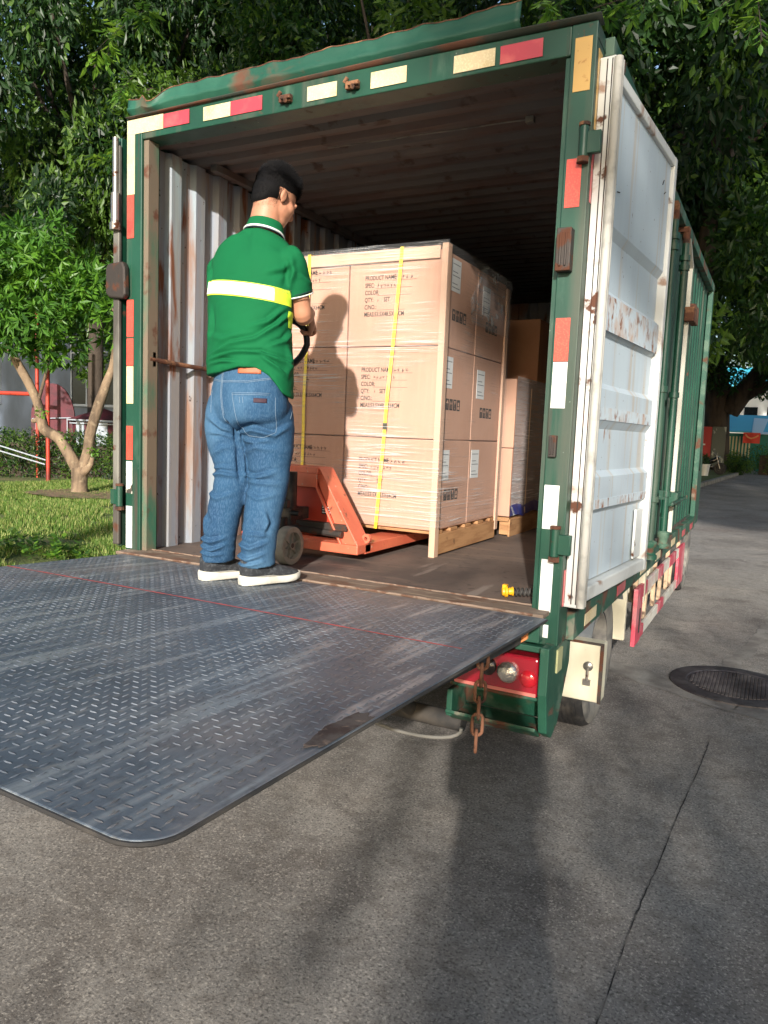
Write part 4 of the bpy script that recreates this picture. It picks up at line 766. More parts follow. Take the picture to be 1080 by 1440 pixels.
# ================================================================ the man
def smooth_chain(pts, n=6):
    """Catmull-Rom through rows of numbers"""
    P = [list(map(float, p)) for p in pts]; P = [P[0]]+P+[P[-1]]; out = []
    for i in range(1, len(P)-2):
        for k in range(n):
            t = k/n; row = []
            for a, b, c, d in zip(P[i-1], P[i], P[i+1], P[i+2]): row.append(.5*(2*b+(c-a)*t+(2*a-5*b+4*c-d)*t*t+(3*b-a-3*c+d)*t**3))
            out.append(row)
    out.append(P[-2]); return out
def loft(m_, rows, lat, n=28, sub=5, power=1.0):
    """rows: x,y,z,ra,rb ; ra along lat, rb across"""
    R = smooth_chain(rows, sub); vs = []; fs = []; lat = Vector(lat)
    for i, r in enumerate(R):
        c = Vector(r[:3]); t = (Vector(R[min(i+1, len(R)-1)][:3])-Vector(R[max(i-1, 0)][:3])).normalized()
        a = (lat-t*lat.dot(t)).normalized(); b = t.cross(a)
        for k in range(n):
            th = 2*math.pi*k/n; ca, sa = math.cos(th), math.sin(th)
            if power != 1: ca, sa = math.copysign(abs(ca)**power, ca), math.copysign(abs(sa)**power, sa)
            vs.append(c+a*r[3]*ca+b*r[4]*sa)
    m = len(R)
    for i in range(m-1): fs += [(i*n+k, i*n+(k+1) % n, (i+1)*n+(k+1) % n, (i+1)*n+k) for k in range(n)]
    fs += [tuple(range(n))[::-1], tuple((m-1)*n+k for k in range(n))]
    m_.add(vs, fs)
def ball(m_, c, r, mat3=None, n=20):
    vs = []; fs = []; c = Vector(c); mm = n//2
    for i in range(mm+1):
        ph = math.pi*i/mm
        for k in range(n):
            th = 2*math.pi*k/n; v = Vector((r[0]*math.sin(ph)*math.cos(th), r[1]*math.sin(ph)*math.sin(th), r[2]*math.cos(ph)))
            vs.append(c+v if mat3 is None else mat3 @ (c+v))
    for i in range(mm): fs += [(i*n+k, (i+1)*n+k, (i+1)*n+(k+1) % n, i*n+(k+1) % n) for k in range(n)]
    m_.add(vs, fs)
def baked(mb, voxel, iters, fac=.5):
    me = bpy.data.meshes.new('t'); me.from_pydata(mb.v, [], mb.f); bm = bmesh.new(); bm.from_mesh(me); bmesh.ops.remove_doubles(bm, verts=bm.verts, dist=1e-5); bmesh.ops.recalc_face_normals(bm, faces=bm.faces); bm.to_mesh(me); bm.free()
    o = bpy.data.objects.new('t', me); COL.objects.link(o); md = o.modifiers.new('r', 'REMESH'); md.mode = 'VOXEL'; md.voxel_size = voxel
    if iters: s_ = o.modifiers.new('s', 'SMOOTH'); s_.factor = fac; s_.iterations = iters
    bpy.context.view_layer.update(); ev = o.evaluated_get(bpy.context.evaluated_depsgraph_get()); out = bpy.data.meshes.new_from_object(ev)
    bpy.data.objects.remove(o); bpy.data.meshes.remove(me); return out
def finish(me, name, mats, parent, smooth=True):
    off = Vector(parent['_base']); me.name = name; me.materials.clear()
    for m in mats: me.materials.append(m)
    co = np.empty(len(me.vertices)*3); me.vertices.foreach_get('co', co); co = co.reshape(-1, 3)-np.array(off); me.vertices.foreach_set('co', co.ravel())
    me.polygons.foreach_set('use_smooth', np.full(len(me.polygons), smooth)); me.update()
    o = bpy.data.objects.new(name, me); COL.objects.link(o); o.parent = parent; o['_base'] = tuple(off); return o
BC = np.array([.871, -.273]); RT = np.array([.884, .466])/np.hypot(.884, .466); VW = np.array([.466, -.884])/np.hypot(.466, .884)    # body centre, sideways and back-facing directions
def sp(px, py): return ((px-352)/345.0, .869-(py-525)*.0029)
def fold(me, lines):
    """raise soft ridges with a valley beside them on the back of a garment; lines: (points in (sideways, height), width, height of ridge)"""
    n = len(me.vertices); co = np.empty(n*3); me.vertices.foreach_get('co', co); co = co.reshape(-1, 3); nr = np.empty(n*3); me.vertices.foreach_get('normal', nr); nr = nr.reshape(-1, 3)
    s = (co[:, :2]-BC) @ RT; z = co[:, 2]; face = np.clip((nr[:, :2] @ VW)*2+.3, 0, 1); d = np.zeros(n)
    for pts, wd, am in lines:
        P = np.array([sp(*p) for p in pts]); best = np.full(n, 9.); sg = np.zeros(n); tt = np.zeros(n); tot = len(P)-1
        for i, (a, b) in enumerate(zip(P, P[1:])):
            ab = b-a; t = np.clip(((s-a[0])*ab[0]+(z-a[1])*ab[1])/(ab@ab), 0, 1); qx = s-(a[0]+t*ab[0]); qz = z-(a[1]+t*ab[1]); r = np.hypot(qx, qz)
            cr = (ab[0]*qz-ab[1]*qx)/np.hypot(*ab); m = r < best; best[m] = r[m]; sg[m] = cr[m]; tt[m] = (i+t[m])/tot
        taper = np.sin(np.clip(tt, .0, 1)*math.pi*.9+.16)
        d += 1.9*am*taper*(np.exp(-((best/wd)**2))-.9*np.exp(-(((sg-wd*1.5)/wd)**2))*np.exp(-((best/(wd*2.6))**2)))
    nz = np.array([mnoise.noise(Vector((a*9, c*22+a*6, 3)))+.5*mnoise.noise(Vector((a*20, c*38-a*12, 8))) for a, c in zip(s, z)])*.0028
    co += nr*(d*face+nz*(z < 1.25))[:, None]; me.vertices.foreach_set('co', co.ravel()); me.update()
mSkin = M('skin', srgb(184, 132, 104), .5, layers=[dict(col=srgb(178, 120, 92), scale=14, lo=.45, hi=.65, amt=.5)], bump=(120, .08, .001), spec=.4)
mHair = M('black_hair', srgb(16, 15, 16), .8, spec=.2)
mShirt = M('green_polo_cloth', srgb(12, 96, 56), .85, layers=[dict(col=srgb(10, 84, 50), scale=4, lo=.4, hi=.7, amt=.6)], bump=(420, .25, .0008), spec=.2)
mWhiteTrim = M('white_knit_trim', srgb(222, 226, 222), .8)
mNavy = M('navy_trim', srgb(26, 32, 52), .8)
mJean = M('blue_denim', srgb(42, 76, 106), .85, layers=[
    dict(col=srgb(92, 130, 158), scale=3.2, stretch=(1, 1, .6), lo=.46, hi=.66, amt=.7), dict(col=srgb(28, 54, 84), scale=7, stretch=(1, 1, .5), lo=.5, hi=.68, amt=.6),
    dict(col=srgb(84, 114, 142), scale=260, stretch=(1, 1, .3), lo=.45, hi=.65, amt=.4, detail=2)], bump=(300, .3, .0012), bump2=(16, .35, .008), spec=.2)
mFluo = M('fluorescent_yellow_tape', srgb(206, 240, 60), .6)
mRefl = M('silver_white_tape', srgb(232, 236, 226), .45, layers=[dict(col=srgb(206, 214, 200), scale=40, lo=.5, hi=.62, amt=.5)])
mLeather = M('tan_leather_patch', srgb(186, 100, 66), .6, layers=[dict(col=srgb(150, 76, 50), scale=20, lo=.5, hi=.65, amt=.6)])
mStitch = M('pale_stitching', srgb(128, 148, 166), .8)
mShoeU = M('black_knit_shoe', srgb(42, 44, 48), .85, layers=[dict(col=srgb(84, 88, 92), scale=60, lo=.5, hi=.6, amt=.5)], bump=(200, .4, .002))
mSole = M('white_foam_sole', srgb(216, 212, 198), .7, layers=[dict(col=srgb(176, 168, 150), scale=12, lo=.5, hi=.66, amt=.6)])
man = thing('person', 'man in green polo with reflective stripe and blue jeans holding the pallet jack handle', 'person', (.87, -.29, .01))
pelv = (math.cos(math.radians(15)), -math.sin(math.radians(15)), 0); tors = (math.cos(math.radians(3)), -math.sin(math.radians(3)), 0)
TOR = [(.873, -.275, .80, .194, .152), (.869, -.275, .90, .197, .148), (.860, -.270, 1.0, .192, .138), (.852, -.262, 1.1, .194, .134), (.846, -.252, 1.2, .200, .132), (.846, -.240, 1.28, .205, .128), (.852, -.225, 1.345, .192, .112), (.862, -.212, 1.388, .152, .096), (.866, -.205, 1.424, .105, .082), (.869, -.200, 1.45, .066, .066)]
SHR, ELR, WRR = (1.030, -.232, 1.312), (1.040, -.155, 1.115), (.984, -.020, 1.145)
SHL, ELL, WRL = (.660, -.222, 1.306), (.668, -.13, 1.09), (.705, -.05, 1.06)
LEGL = [(.803, -.290, .75, .080, .11), (.799, -.305, .66, .092, .112), (.803, -.31, .58, .086, .098), (.824, -.315, .50, .074, .084), (.832, -.325, .43, .069, .076), (.818, -.345, .33, .067, .074), (.800, -.355, .22, .064, .070), (.788, -.352, .15, .066, .072), (.784, -.347, .095, .062, .070)]
LEGR = [(.944, -.250, .75, .080, .11), (.954, -.255, .66, .098, .115), (.962, -.255, .58, .096, .102), (.966, -.257, .50, .086, .09), (.968, -.262, .42, .080, .083), (.965, -.285, .33, .076, .080), (.962, -.305, .22, .070, .074), (.961, -.315, .14, .069, .074), (.962, -.312, .088, .065, .074)]
PEL = [(.872, -.275, .90, .168, .124), (.873, -.276, .84, .174, .132), (.874, -.28, .78, .178, .142), (.876, -.282, .72, .180, .146), (.877, -.28, .67, .16, .13), (.878, -.28, .64, .10, .08)]
def shrink(rows, d): return [(*r[:3], r[3]-d, r[4]-d) for r in rows]
# --- body: one continuous skin
b = MB()
loft(b, [(*r[:3], r[3]-(.045 if r[2] < 1.05 else .016), r[4]-(.045 if r[2] < 1.05 else .016)) for r in TOR], tors); loft(b, shrink(PEL, .034), pelv); loft(b, shrink(LEGL, .028), pelv); loft(b, shrink(LEGR, .028), pelv)
def arm(b, s, e, w_):
    s, e, w_ = Vector(s), Vector(e), Vector(w_)
    loft(b, [(*s, .052, .055), (*s.lerp(e, .4), .046, .048), (*s.lerp(e, .8), .040, .042), (*e, .039, .041), (*e.lerp(w_, .3), .040, .042), (*e.lerp(w_, .7), .032, .032), (*w_, .026, .024)], (0, 1, 0), n=20)
arm(b, SHR, ELR, WRR); arm(b, SHL, ELL, WRL)
for s in (SHR, SHL): ball(b, s, (.048, .052, .046))
loft(b, [(.864, -.205, 1.40, .066, .066), (.868, -.200, 1.46, .063, .064), (.874, -.19, 1.52, .062, .064), (.882, -.18, 1.57, .062, .066)], tors, n=24)
HM = Matrix.Translation(Vector((.892, -.160, 1.585))) @ Matrix.Rotation(math.radians(-20), 4, 'Z') @ Matrix.Rotation(math.radians(-26), 4, 'X')
ball(b, (0, -.012, .035), (.074, .092, .083), HM, 28); ball(b, (0, .026, -.028), (.064, .064, .070), HM); ball(b, (0, .036, -.072), (.050, .048, .036), HM); ball(b, (0, -.03, -.04), (.055, .05, .06), HM)
ball(b, (0, .094, -.018), (.011, .016, .017), HM, 12); ball(b, (0, .090, .004), (.008, .012, .022), HM, 12); ball(b, (0, .078, .022), (.045, .012, .012), HM, 12)
ball(b, (0, .080, -.052), (.022, .009, .006), HM, 12); ball(b, (0, .078, -.061), (.019, .009, .006), HM, 12)
for s in (-1, 1):
    ball(b, (s*.074, -.006, -.008), (.008, .016, .027), HM, 14); ball(b, (s*.080, -.016, -.002), (.006, .010, .022), HM, 12); ball(b, (s*.038, .048, -.015), (.028, .030, .028), HM, 14)
# hands: palm, four unequal bent fingers wrapped round the grip, thumb against them
def hand(b, wrist, grip, axis, out, side):
    wrist, grip = Vector(wrist), Vector(grip); ax = Vector(axis).normalized(); pd = (grip-wrist).normalized(); ax = (ax-pd*ax.dot(pd)).normalized(); nn = pd.cross(ax)*side
    pc = wrist.lerp(grip, .55)-nn*.012
    loft(b, [(*wrist, .026, .020), (*(wrist.lerp(grip, .35)-nn*.006), .034, .017), (*(grip-pd*.012-nn*.020), .042, .014)], ax, n=18)
    for k, (o, L) in enumerate(((-.031, .066), (-.0105, .074), (.0105, .070), (.031, .056))):
        base = grip-pd*.014+ax*o-nn*.022; r = .0085 if k < 3 else .0075
        p1 = base+pd*L*.40-nn*.004; p2 = p1+pd*L*.12+nn*L*.36; p3 = p2-pd*L*.22+nn*L*.14
        b.tube([base-pd*.012, base, p1, p1.lerp(p2, .5)+pd*.004, p2, p3], [r*1.05, r*1.1, r, r, r*.95, r*.75], 10)
    t0 = wrist.lerp(grip, .35)-ax*.026-nn*.004; t1 = grip-ax*.046+nn*.004-pd*.012; t2 = t1+nn*.026+pd*.006+ax*.010; t3 = t2+nn*.008+ax*.020
    b.tube([t0, t1, t2, t3], [.013, .0115, .0105, .008], 10)
hand(b, WRR, (.936, .038, 1.098), (-.05, -.28, .95), None, -1); hand(b, WRL, (.716, -.018, 1.045), (.1, -.25, .95), None, 1)
for (hx, hy, tx, ty) in ((.742, -.412, .842, -.155), (.932, -.388, 1.036, -.128)):
    h, t = Vector((hx, hy, .055)), Vector((tx, ty, .04)); h = h.lerp(t, .14); loft(b, [(*h, .018, .02), (*h.lerp(t, .3), .026, .03), (*h.lerp(t, .7), .032, .016), (*h.lerp(t, .93), .02, .010)], (.9, -.35, 0), n=16)
body = finish(baked(b, .0042, 5), 'body', [mSkin], man)
# --- eyes
for s in (-1, 1):
    e = MB(); ball(e, (s*.031, .057, .004), (.0115, .0095, .0115), HM, 16); eo = e.build('eye', M('eye_white', srgb(210, 204, 196), .2), body, smooth=180)
    e = MB(); ball(e, (s*.031, .0637, .003), (.006, .005, .006), HM, 12); e.build('iris', M('dark_iris', srgb(30, 20, 16), .1), body, smooth=180)
# --- hair
hb = MB(); rg = random.Random(4); ball(hb, (0, -.016, .052), (.0780, .092, .084), HM, 30); ball(hb, (0, -.045, .005), (.070, .060, .062), HM, 24); ball(hb, (0, -.06, -.035), (.052, .036, .036), HM, 20); ball(hb, (0, -.002, .066), (.066, .074, .068), HM, 24)
me = baked(hb, .005, 4)
hair = finish(me, 'hair', [mHair], man)
Mi = HM.inverted(); V = []; F = []; fc = []
off = Vector(man['_base'])
tris = [(p.center.copy()+off, p.normal.copy()) for p in me.polygons]
for k in range(36000):
    c, nn = tris[rg.randrange(len(tris))]; jt = Vector((rg.uniform(-.004, .004), rg.uniform(-.004, .004), rg.uniform(-.004, .004))); c = c+jt-nn*jt.dot(nn); lc = Mi @ c
    if lc.z < -.05 and rg.random() < .6: continue
    lng = .004+.020*max(0, min(1, (lc.z-.01)/.12))**1.3+(.006 if lc.y > .02 and lc.z > .06 else 0)
    up = (HM.to_3x3() @ Vector((.25*math.sin(lc.x*30+lc.y*22), -.35+.85*max(0, min(1, (lc.z-.02)/.08)), -1+1.35*max(0, min(1, (lc.z-.02)/.08))))).normalized()
    tp = max(0, min(1, (lc.z-.02)/.08)); d = (nn*rg.uniform(.3+.5*tp, .8+.8*tp)+up*.8+Vector((rg.uniform(-.3, .3), rg.uniform(-.3, .3), rg.uniform(-.2, .2)))).normalized()*lng*rg.uniform(.6, 1.3); sd = d.cross(nn).normalized()*.0008; c = c+nn*-.001; o = len(V)
    V += [c-sd, c+sd, c+d]; F.append((o, o+1, o+2))
tris = [(p.center.copy()+off, p.normal.copy()) for p in body.data.polygons if -.10 < (Mi @ (p.center+off)).z < .02 and (Mi @ (p.center+off)).y < .035]
for k in range(16000):                                 # short fading hair at nape and temples
    c, nn = tris[rg.randrange(len(tris))]; jt = Vector((rg.uniform(-.004, .004), rg.uniform(-.004, .004), rg.uniform(-.004, .004))); c = c+jt-nn*jt.dot(nn); lc = Mi @ c; edge = -.045-.03*math.exp(-(lc.x/.04)**2)
    if abs(lc.x) > .078 or lc.y > .008 or (lc.y > -.012 and lc.z < -.022): continue
    if rg.random() > math.exp(min(0, (lc.z-edge-.02))/.012): continue
    d = (nn*.5+(HM.to_3x3() @ Vector((rg.uniform(-.2, .2), -.2, -1)))*.8).normalized()*rg.uniform(.003, .007); sd = d.cross(nn).normalized()*.0005; o = len(V); V += [c-sd, c+sd, c+d]; F.append((o, o+1, o+2))
np_mesh('hair_strands', V, F, [mHair], hair)
# --- jeans
b = MB(); loft(b, PEL, pelv); loft(b, LEGL, pelv); loft(b, LEGR, pelv)
q = pelv
for s, c in ((-1, (.806, -.345, .735)), (1, (.930, -.365, .74))): ball(b, (c[0]+.0, c[1]+.035, c[2]), (.085, .075, .09))
me = baked(b, .006, 6)
def cp(x, y): return (240+x/3.375, 500+y/3.375)
fold(me, [([cp(330, 372), cp(420, 350), cp(520, 372), cp(585, 320)], .010, .011), ([cp(350, 392), cp(430, 410), cp(500, 395)], .009, .007), ([cp(330, 368), cp(270, 350), cp(200, 300)], .010, .010), ([cp(335, 395), cp(270, 375), cp(205, 372)], .008, .006),
    ([cp(355, 560), cp(430, 575), cp(530, 545)], .010, .010), ([cp(365, 590), cp(450, 598), cp(545, 600)], .009, .007), ([cp(195, 575), cp(270, 560), cp(350, 572)], .010, .010), ([cp(205, 545), cp(280, 530), cp(345, 540)], .008, .006),
    ([cp(360, 470), cp(430, 430), cp(530, 440)], .011, .006), ([cp(215, 480), cp(270, 440), cp(330, 430)], .011, .005), ([cp(380, 640), cp(450, 670), cp(530, 650)], .010, .006),
    ([cp(185, 640), cp(250, 680), cp(330, 650)], .010, .006), ([cp(150, 870), cp(220, 885), cp(290, 865)], .008, .009), ([cp(150, 905), cp(230, 925), cp(292, 900)], .007, .010), ([cp(150, 940), cp(220, 950), cp(285, 945)], .006, .008),
    ([cp(335, 880), cp(420, 905), cp(500, 870)], .009, .010), ([cp(330, 930), cp(410, 955), cp(490, 925)], .007, .011), ([cp(330, 975), cp(400, 985), cp(485, 965)], .006, .009), ([cp(390, 840), cp(450, 835), cp(515, 845)], .008, .007),
    ([cp(300, 320), cp(330, 350), cp(335, 420)], .007, -.012), ([cp(340, 420), cp(352, 520), cp(360, 600)], .009, -.010), ([cp(480, 720), cp(500, 780), cp(480, 840)], .01, .006), ([cp(160, 720), cp(200, 790), cp(180, 850)], .01, .006)])
jeans = finish(me, 'jeans', [mJean], man)
jb = BVHTree.FromObject(jeans, bpy.context.evaluated_depsgraph_get())
def onto(bvh, px, py, lift=.0015):
    s, z = sp(px, py); o = Vector((BC[0]+RT[0]*s+VW[0]*.6, BC[1]+RT[1]*s+VW[1]*.6, z))-off; h = bvh.ray_cast(o, Vector((-VW[0], -VW[1], 0)))
    return None if h[0] is None else h[0]+off+h[1]*lift
def stitch(bvh, parent, lines, name='stitching', r=.0008, mat=None):
    m_ = MB()
    for ln in lines:
        pts = []
        for a, b_ in zip(ln, ln[1:]):
            for k in range(10): p = onto(bvh, a[0]+(b_[0]-a[0])*k/10, a[1]+(b_[1]-a[1])*k/10); pts += [p] if p is not None else []
        pts = [p for i, p in enumerate(pts) if i == 0 or (p-pts[i-1]).length < .03]
        if len(pts) > 2: m_.tube(pts, r, 5)
    return m_.build(name, mat or mStitch, parent, smooth=180)
C = lambda *L: [cp(*p) for p in L]
stitch(jb, jeans, [C((175, 112), (270, 132), (400, 132), (520, 110), (590, 122)), C((176, 118), (270, 138), (400, 138), (520, 116)), C((268, 60), (268, 200), (285, 300), (330, 358)), C((274, 60), (274, 200), (291, 300)),
    C((328, 188), (520, 183)), C((332, 196), (514, 191)), C((328, 188), (342, 260), (358, 335), (400, 378), (470, 385), (527, 362), (522, 183)), C((165, 175), (210, 172), (216, 292)), C((166, 182), (206, 180)), C((572, 180), (585, 240), (580, 300)), C((365, 205), (368, 235)), C((380, 205), (383, 235))])
def patch(bvh, parent, name, x0, y0, x1, y1, mat, lift, nx=12, ny=5, th=.0016):
    rows = []
    for j in range(ny+1):
        row = []
        for i in range(nx+1):
            p = onto(bvh, x0+(x1-x0)*i/nx, y0+(y1-y0)*j/ny, lift)
            if p is None: return None
            row.append(p)
        rows.append(row)
    m_ = MB(); m_.grid(rows); return m_.build(name, mat, parent, smooth=180, solid=th)
patch(jb, jeans, 'pocket_label', *cp(430, 208), *cp(488, 228), M('dark_pocket_label', srgb(54, 30, 44), .7), .002)
patch(jb, jeans, 'leather_patch', *cp(352, 52), *cp(458, 98), mLeather, .004)
for x in (288, 262): patch(jb, jeans, 'belt_loop', *cp(x, 48), *cp(x+14, 112), mJean, .006, 3, 8, .003)
# --- shirt
b = MB(); loft(b, TOR[:-1]+[(.868, -.202, 1.44, .069, .069)], tors, n=36)
def sleeve(b, s, e, k=.62):
    s, e = Vector(s), Vector(e); loft(b, [(*(s+(Vector((.86, -.24, 1.33))-s)*.25), .050, .060), (*s, .055, .060), (*s.lerp(e, .3), .060, .066), (*s.lerp(e, k), .060, .067)], (1, 0, 0), n=26)
sleeve(b, SHR, ELR); sleeve(b, SHL, ELL)
for s, c in ((-1, SHL), (1, SHR)): c = Vector(c); n0 = Vector((.868, -.203, 1.40)); loft(b, [(*n0, .05, .05), (*(n0.lerp(c, .45)+Vector((0, 0, -.004))), .062, .048), (*(n0.lerp(c, .8)+Vector((0, 0, -.010))), .064, .050), (*(c+Vector((0, 0, -.012))), .060, .052)], (0, 1, 0), n=24)
me = baked(b, .006, 12)
n = len(me.vertices); co = np.empty(n*3); me.vertices.foreach_get('co', co); co = co.reshape(-1, 3)
ang_s = (co[:, :2]-BC) @ RT; depth = (co[:, :2]-BC) @ VW
wt = np.clip((.98-co[:, 2])/.16, 0, 1)**1.5
shift = np.interp(ang_s, [-.18, -.12, -.02, .05, .10, .15, .19], [.055, .06, .078, .075, .045, -.02, -.045])
co[:, 2] += wt*shift
co[:, :2] += (wt*.008*np.sin(ang_s*38+2))[:, None]*VW
me.vertices.foreach_set('co', co.ravel()); me.update()
cq = lambda x, y: (240+x/4.154, 220+y/4.154)
D = lambda *L: [cq(*p) for p in L]
fold(me, [(D((235, 1185), (380, 1120), (520, 1090), (650, 1010)), .010, .009), (D((250, 1200), (400, 1170), (560, 1165), (680, 1210)), .007, .010), (D((240, 1235), (330, 1215), (420, 1220)), .007, .007), (D((560, 1060), (640, 1000), (700, 930)), .008, .010),
    (D((600, 1130), (680, 1090), (725, 1010)), .008, .008), (D((480, 1030), (590, 990), (690, 890)), .010, .006), (D((220, 1060), (330, 1090), (450, 1060)), .012, .004), (D((560, 1180), (650, 1240), (700, 1290)), .008, .010), (D((600, 1170), (690, 1205), (720, 1250)), .007, .008),
    (D((690, 800), (715, 700), (700, 620)), .012, .009), (D((715, 640), (660, 690), (560, 720)), .012, .005), (D((210, 800), (215, 700), (195, 620)), .009, -.008), (D((740, 700), (800, 740), (850, 740)), .009, .005),
    (D((460, 420), (440, 520), (450, 620)), .02, -.003), (D((230, 560), (330, 500), (420, 460)), .02, .004), (D((640, 520), (720, 560), (780, 640)), .014, .005), (D((230, 900), (240, 1000), (225, 1100)), .01, .006), (D((700, 1120), (715, 1200), (705, 1290)), .009, .009)])
shirt = finish(me, 'polo_shirt', [mShirt], man)
def band(src, name, mat, planes, lift, parent):
    bm = bmesh.new(); bm.from_mesh(src)
    for co_, no_ in planes: bmesh.ops.bisect_plane(bm, geom=bm.verts[:]+bm.edges[:]+bm.faces[:], plane_co=Vector(co_)-off, plane_no=Vector(no_), clear_outer=True)
    bm.normal_update()
    for v in bm.verts: v.co += v.normal*lift
    me2 = bpy.data.meshes.new(name); bm.to_mesh(me2); bm.free(); me2.materials.clear(); me2.materials.append(mat); me2.polygons.foreach_set('use_smooth', [True]*len(me2.polygons))
    o = bpy.data.objects.new(name, me2); COL.objects.link(o); o.parent = parent; o['_base'] = tuple(off); return o
R3 = Vector((RT[0], RT[1], 0)); tilt = -.13
def zpl(z, up): nrm = (Vector((0, 0, 1))-R3*tilt).normalized(); return ((BC[0], BC[1], z), nrm if up else -nrm)
end = lambda px: ((BC[0]+RT[0]*((px-352)/345), BC[1]+RT[1]*((px-352)/345), 1), R3)
side_in = ((SHL[0]+.035, 0, 0), (-1, 0, 0)); side_in2 = ((SHR[0]+.02, 0, 0), (1, 0, 0))
back = ((BC[0], BC[1]+.12, 1), (0, 1, 0))
band(shirt.data, 'reflective_stripe', mFluo, [zpl(1.212, True), zpl(1.152, False), end(409), side_in, side_in2, back], .0022, shirt)
band(shirt.data, 'silver_band', mRefl, [zpl(1.207, True), zpl(1.157, False), end(389), side_in, side_in2, back], .0038, shirt)
band(shirt.data, 'side_tape', mFluo, [zpl(1.135, True), zpl(1.07, False), ((BC[0]+RT[0]*.160, BC[1]+RT[1]*.150, 1), -R3)], .0022, shirt)
band(shirt.data, 'side_band', mRefl, [zpl(1.124, True), zpl(1.082, False), ((BC[0]+RT[0]*.170, BC[1]+RT[1]*.168, 1), -R3), side_in2], .0034, shirt)
stb = BVHTree.FromObject(shirt, bpy.context.evaluated_depsgraph_get())
def tiny(px0, px1, py, seed, mat, hgt=4.5, name='stripe_print'):
    m_ = MB(); r = random.Random(seed); x = px0
    while x < px1:
        w_ = r.uniform(1.2, 2.6); c = [onto(stb, x, py, .0045), onto(stb, x+w_, py+r.uniform(-1, 1), .0045), onto(stb, x+w_*.8, py+hgt, .0045), onto(stb, x-.2, py+hgt*.8, .0045)]
        if all(c): m_.tube([c[0], c[1]], .0006, 4); m_.tube([c[0], c[3]], .0006, 4); m_.tube([c[3], c[2]], .0006, 4)
        x += w_+1.1
    if m_.v: m_.build(name, mat, shirt)
tiny(296, 329, 408.5, 3, M('grey_print', srgb(150, 156, 140), .7)); tiny(388, 408, 413.5, 5, M('dark_grey_print', srgb(112, 124, 90), .7))
# collar: raised knit band with a white and a navy line at its foot
def ring(zo, rad, h, th, mat, parent, name, flare=0.0):
    m_ = MB(); rows = []; cx, cy, cz = .870, -.199, 1.438+zo
    up = Vector((.04, .20, 1)).normalized(); a = Vector((1, 0, 0)); a = (a-up*a.dot(up)).normalized(); b_ = up.cross(a)
    for k in range(49):
        t = 2*math.pi*k/48; d = a*math.cos(t)*rad+b_*math.sin(t)*rad*1.02; dn = d.normalized(); row = []
        for (r_, hh) in ((flare, 0), (flare+th, 0), (th*.9, h), (0, h*.97), (-.004, h*.5), (flare, 0)): row.append(Vector((cx, cy, cz))+d+dn*r_+up*hh-Vector((0, 0, .014))*max(0, math.sin(t)))
        rows.append(row)
    m_.grid(rows); return m_.build(name, mat, parent, smooth=60)
col = ring(0, .066, .046, .006, mShirt, shirt, 'collar', .011)
def rope(rad, zo, r, mat, name):
    up = Vector((.04, .20, 1)).normalized(); a = Vector((1, 0, 0)); a = (a-up*a.dot(up)).normalized(); b_ = up.cross(a); m_ = MB()
    m_.tube([Vector((.870, -.199, 1.438+zo))+a*math.cos(t*math.pi/24)*rad+b_*math.sin(t*math.pi/24)*rad*1.02-Vector((0, 0, .014))*max(0, math.sin(t*math.pi/24)) for t in range(48)], r, 8, closed=True); m_.build(name, mat, shirt, smooth=180)
rope(.0815, .003, .0046, mWhiteTrim, 'white_collar_line'); rope(.083, -.004, .002, mNavy, 'navy_collar_line')
for s, e in ((SHR, ELR), (SHL, ELL)):
    s, e = Vector(s), Vector(e); c = s.lerp(e, .61); d = (e-s).normalized(); a = Vector((1, 0, 0)); a = (a-d*a.dot(d)).normalized(); b_ = d.cross(a)
    for (t_, r_, mt_, nm) in ((0, .0025, mWhiteTrim, 'white_cuff_line'), (-.010, .0016, mNavy, 'navy_cuff_line')):
        m_ = MB(); m_.tube([c+d*(.003+t_)+a*.0595*math.cos(k*math.pi/16)+b_*.0665*math.sin(k*math.pi/16) for k in range(32)], r_, 6, closed=True); m_.build(nm, mt_, shirt, smooth=60)
m_ = MB()
for (a, b_) in (((438, 406), (445, 401)), ((440, 409), (446, 406)), ((443, 401), (447, 409)), ((439, 402), (443, 408))):
    p, q_ = onto(stb, *a), onto(stb, *b_)
    if p is not None and q_ is not None: m_.tube([p, q_], .0016, 5)
if m_.v: m_.build('sleeve_emblem', mWhiteTrim, shirt)
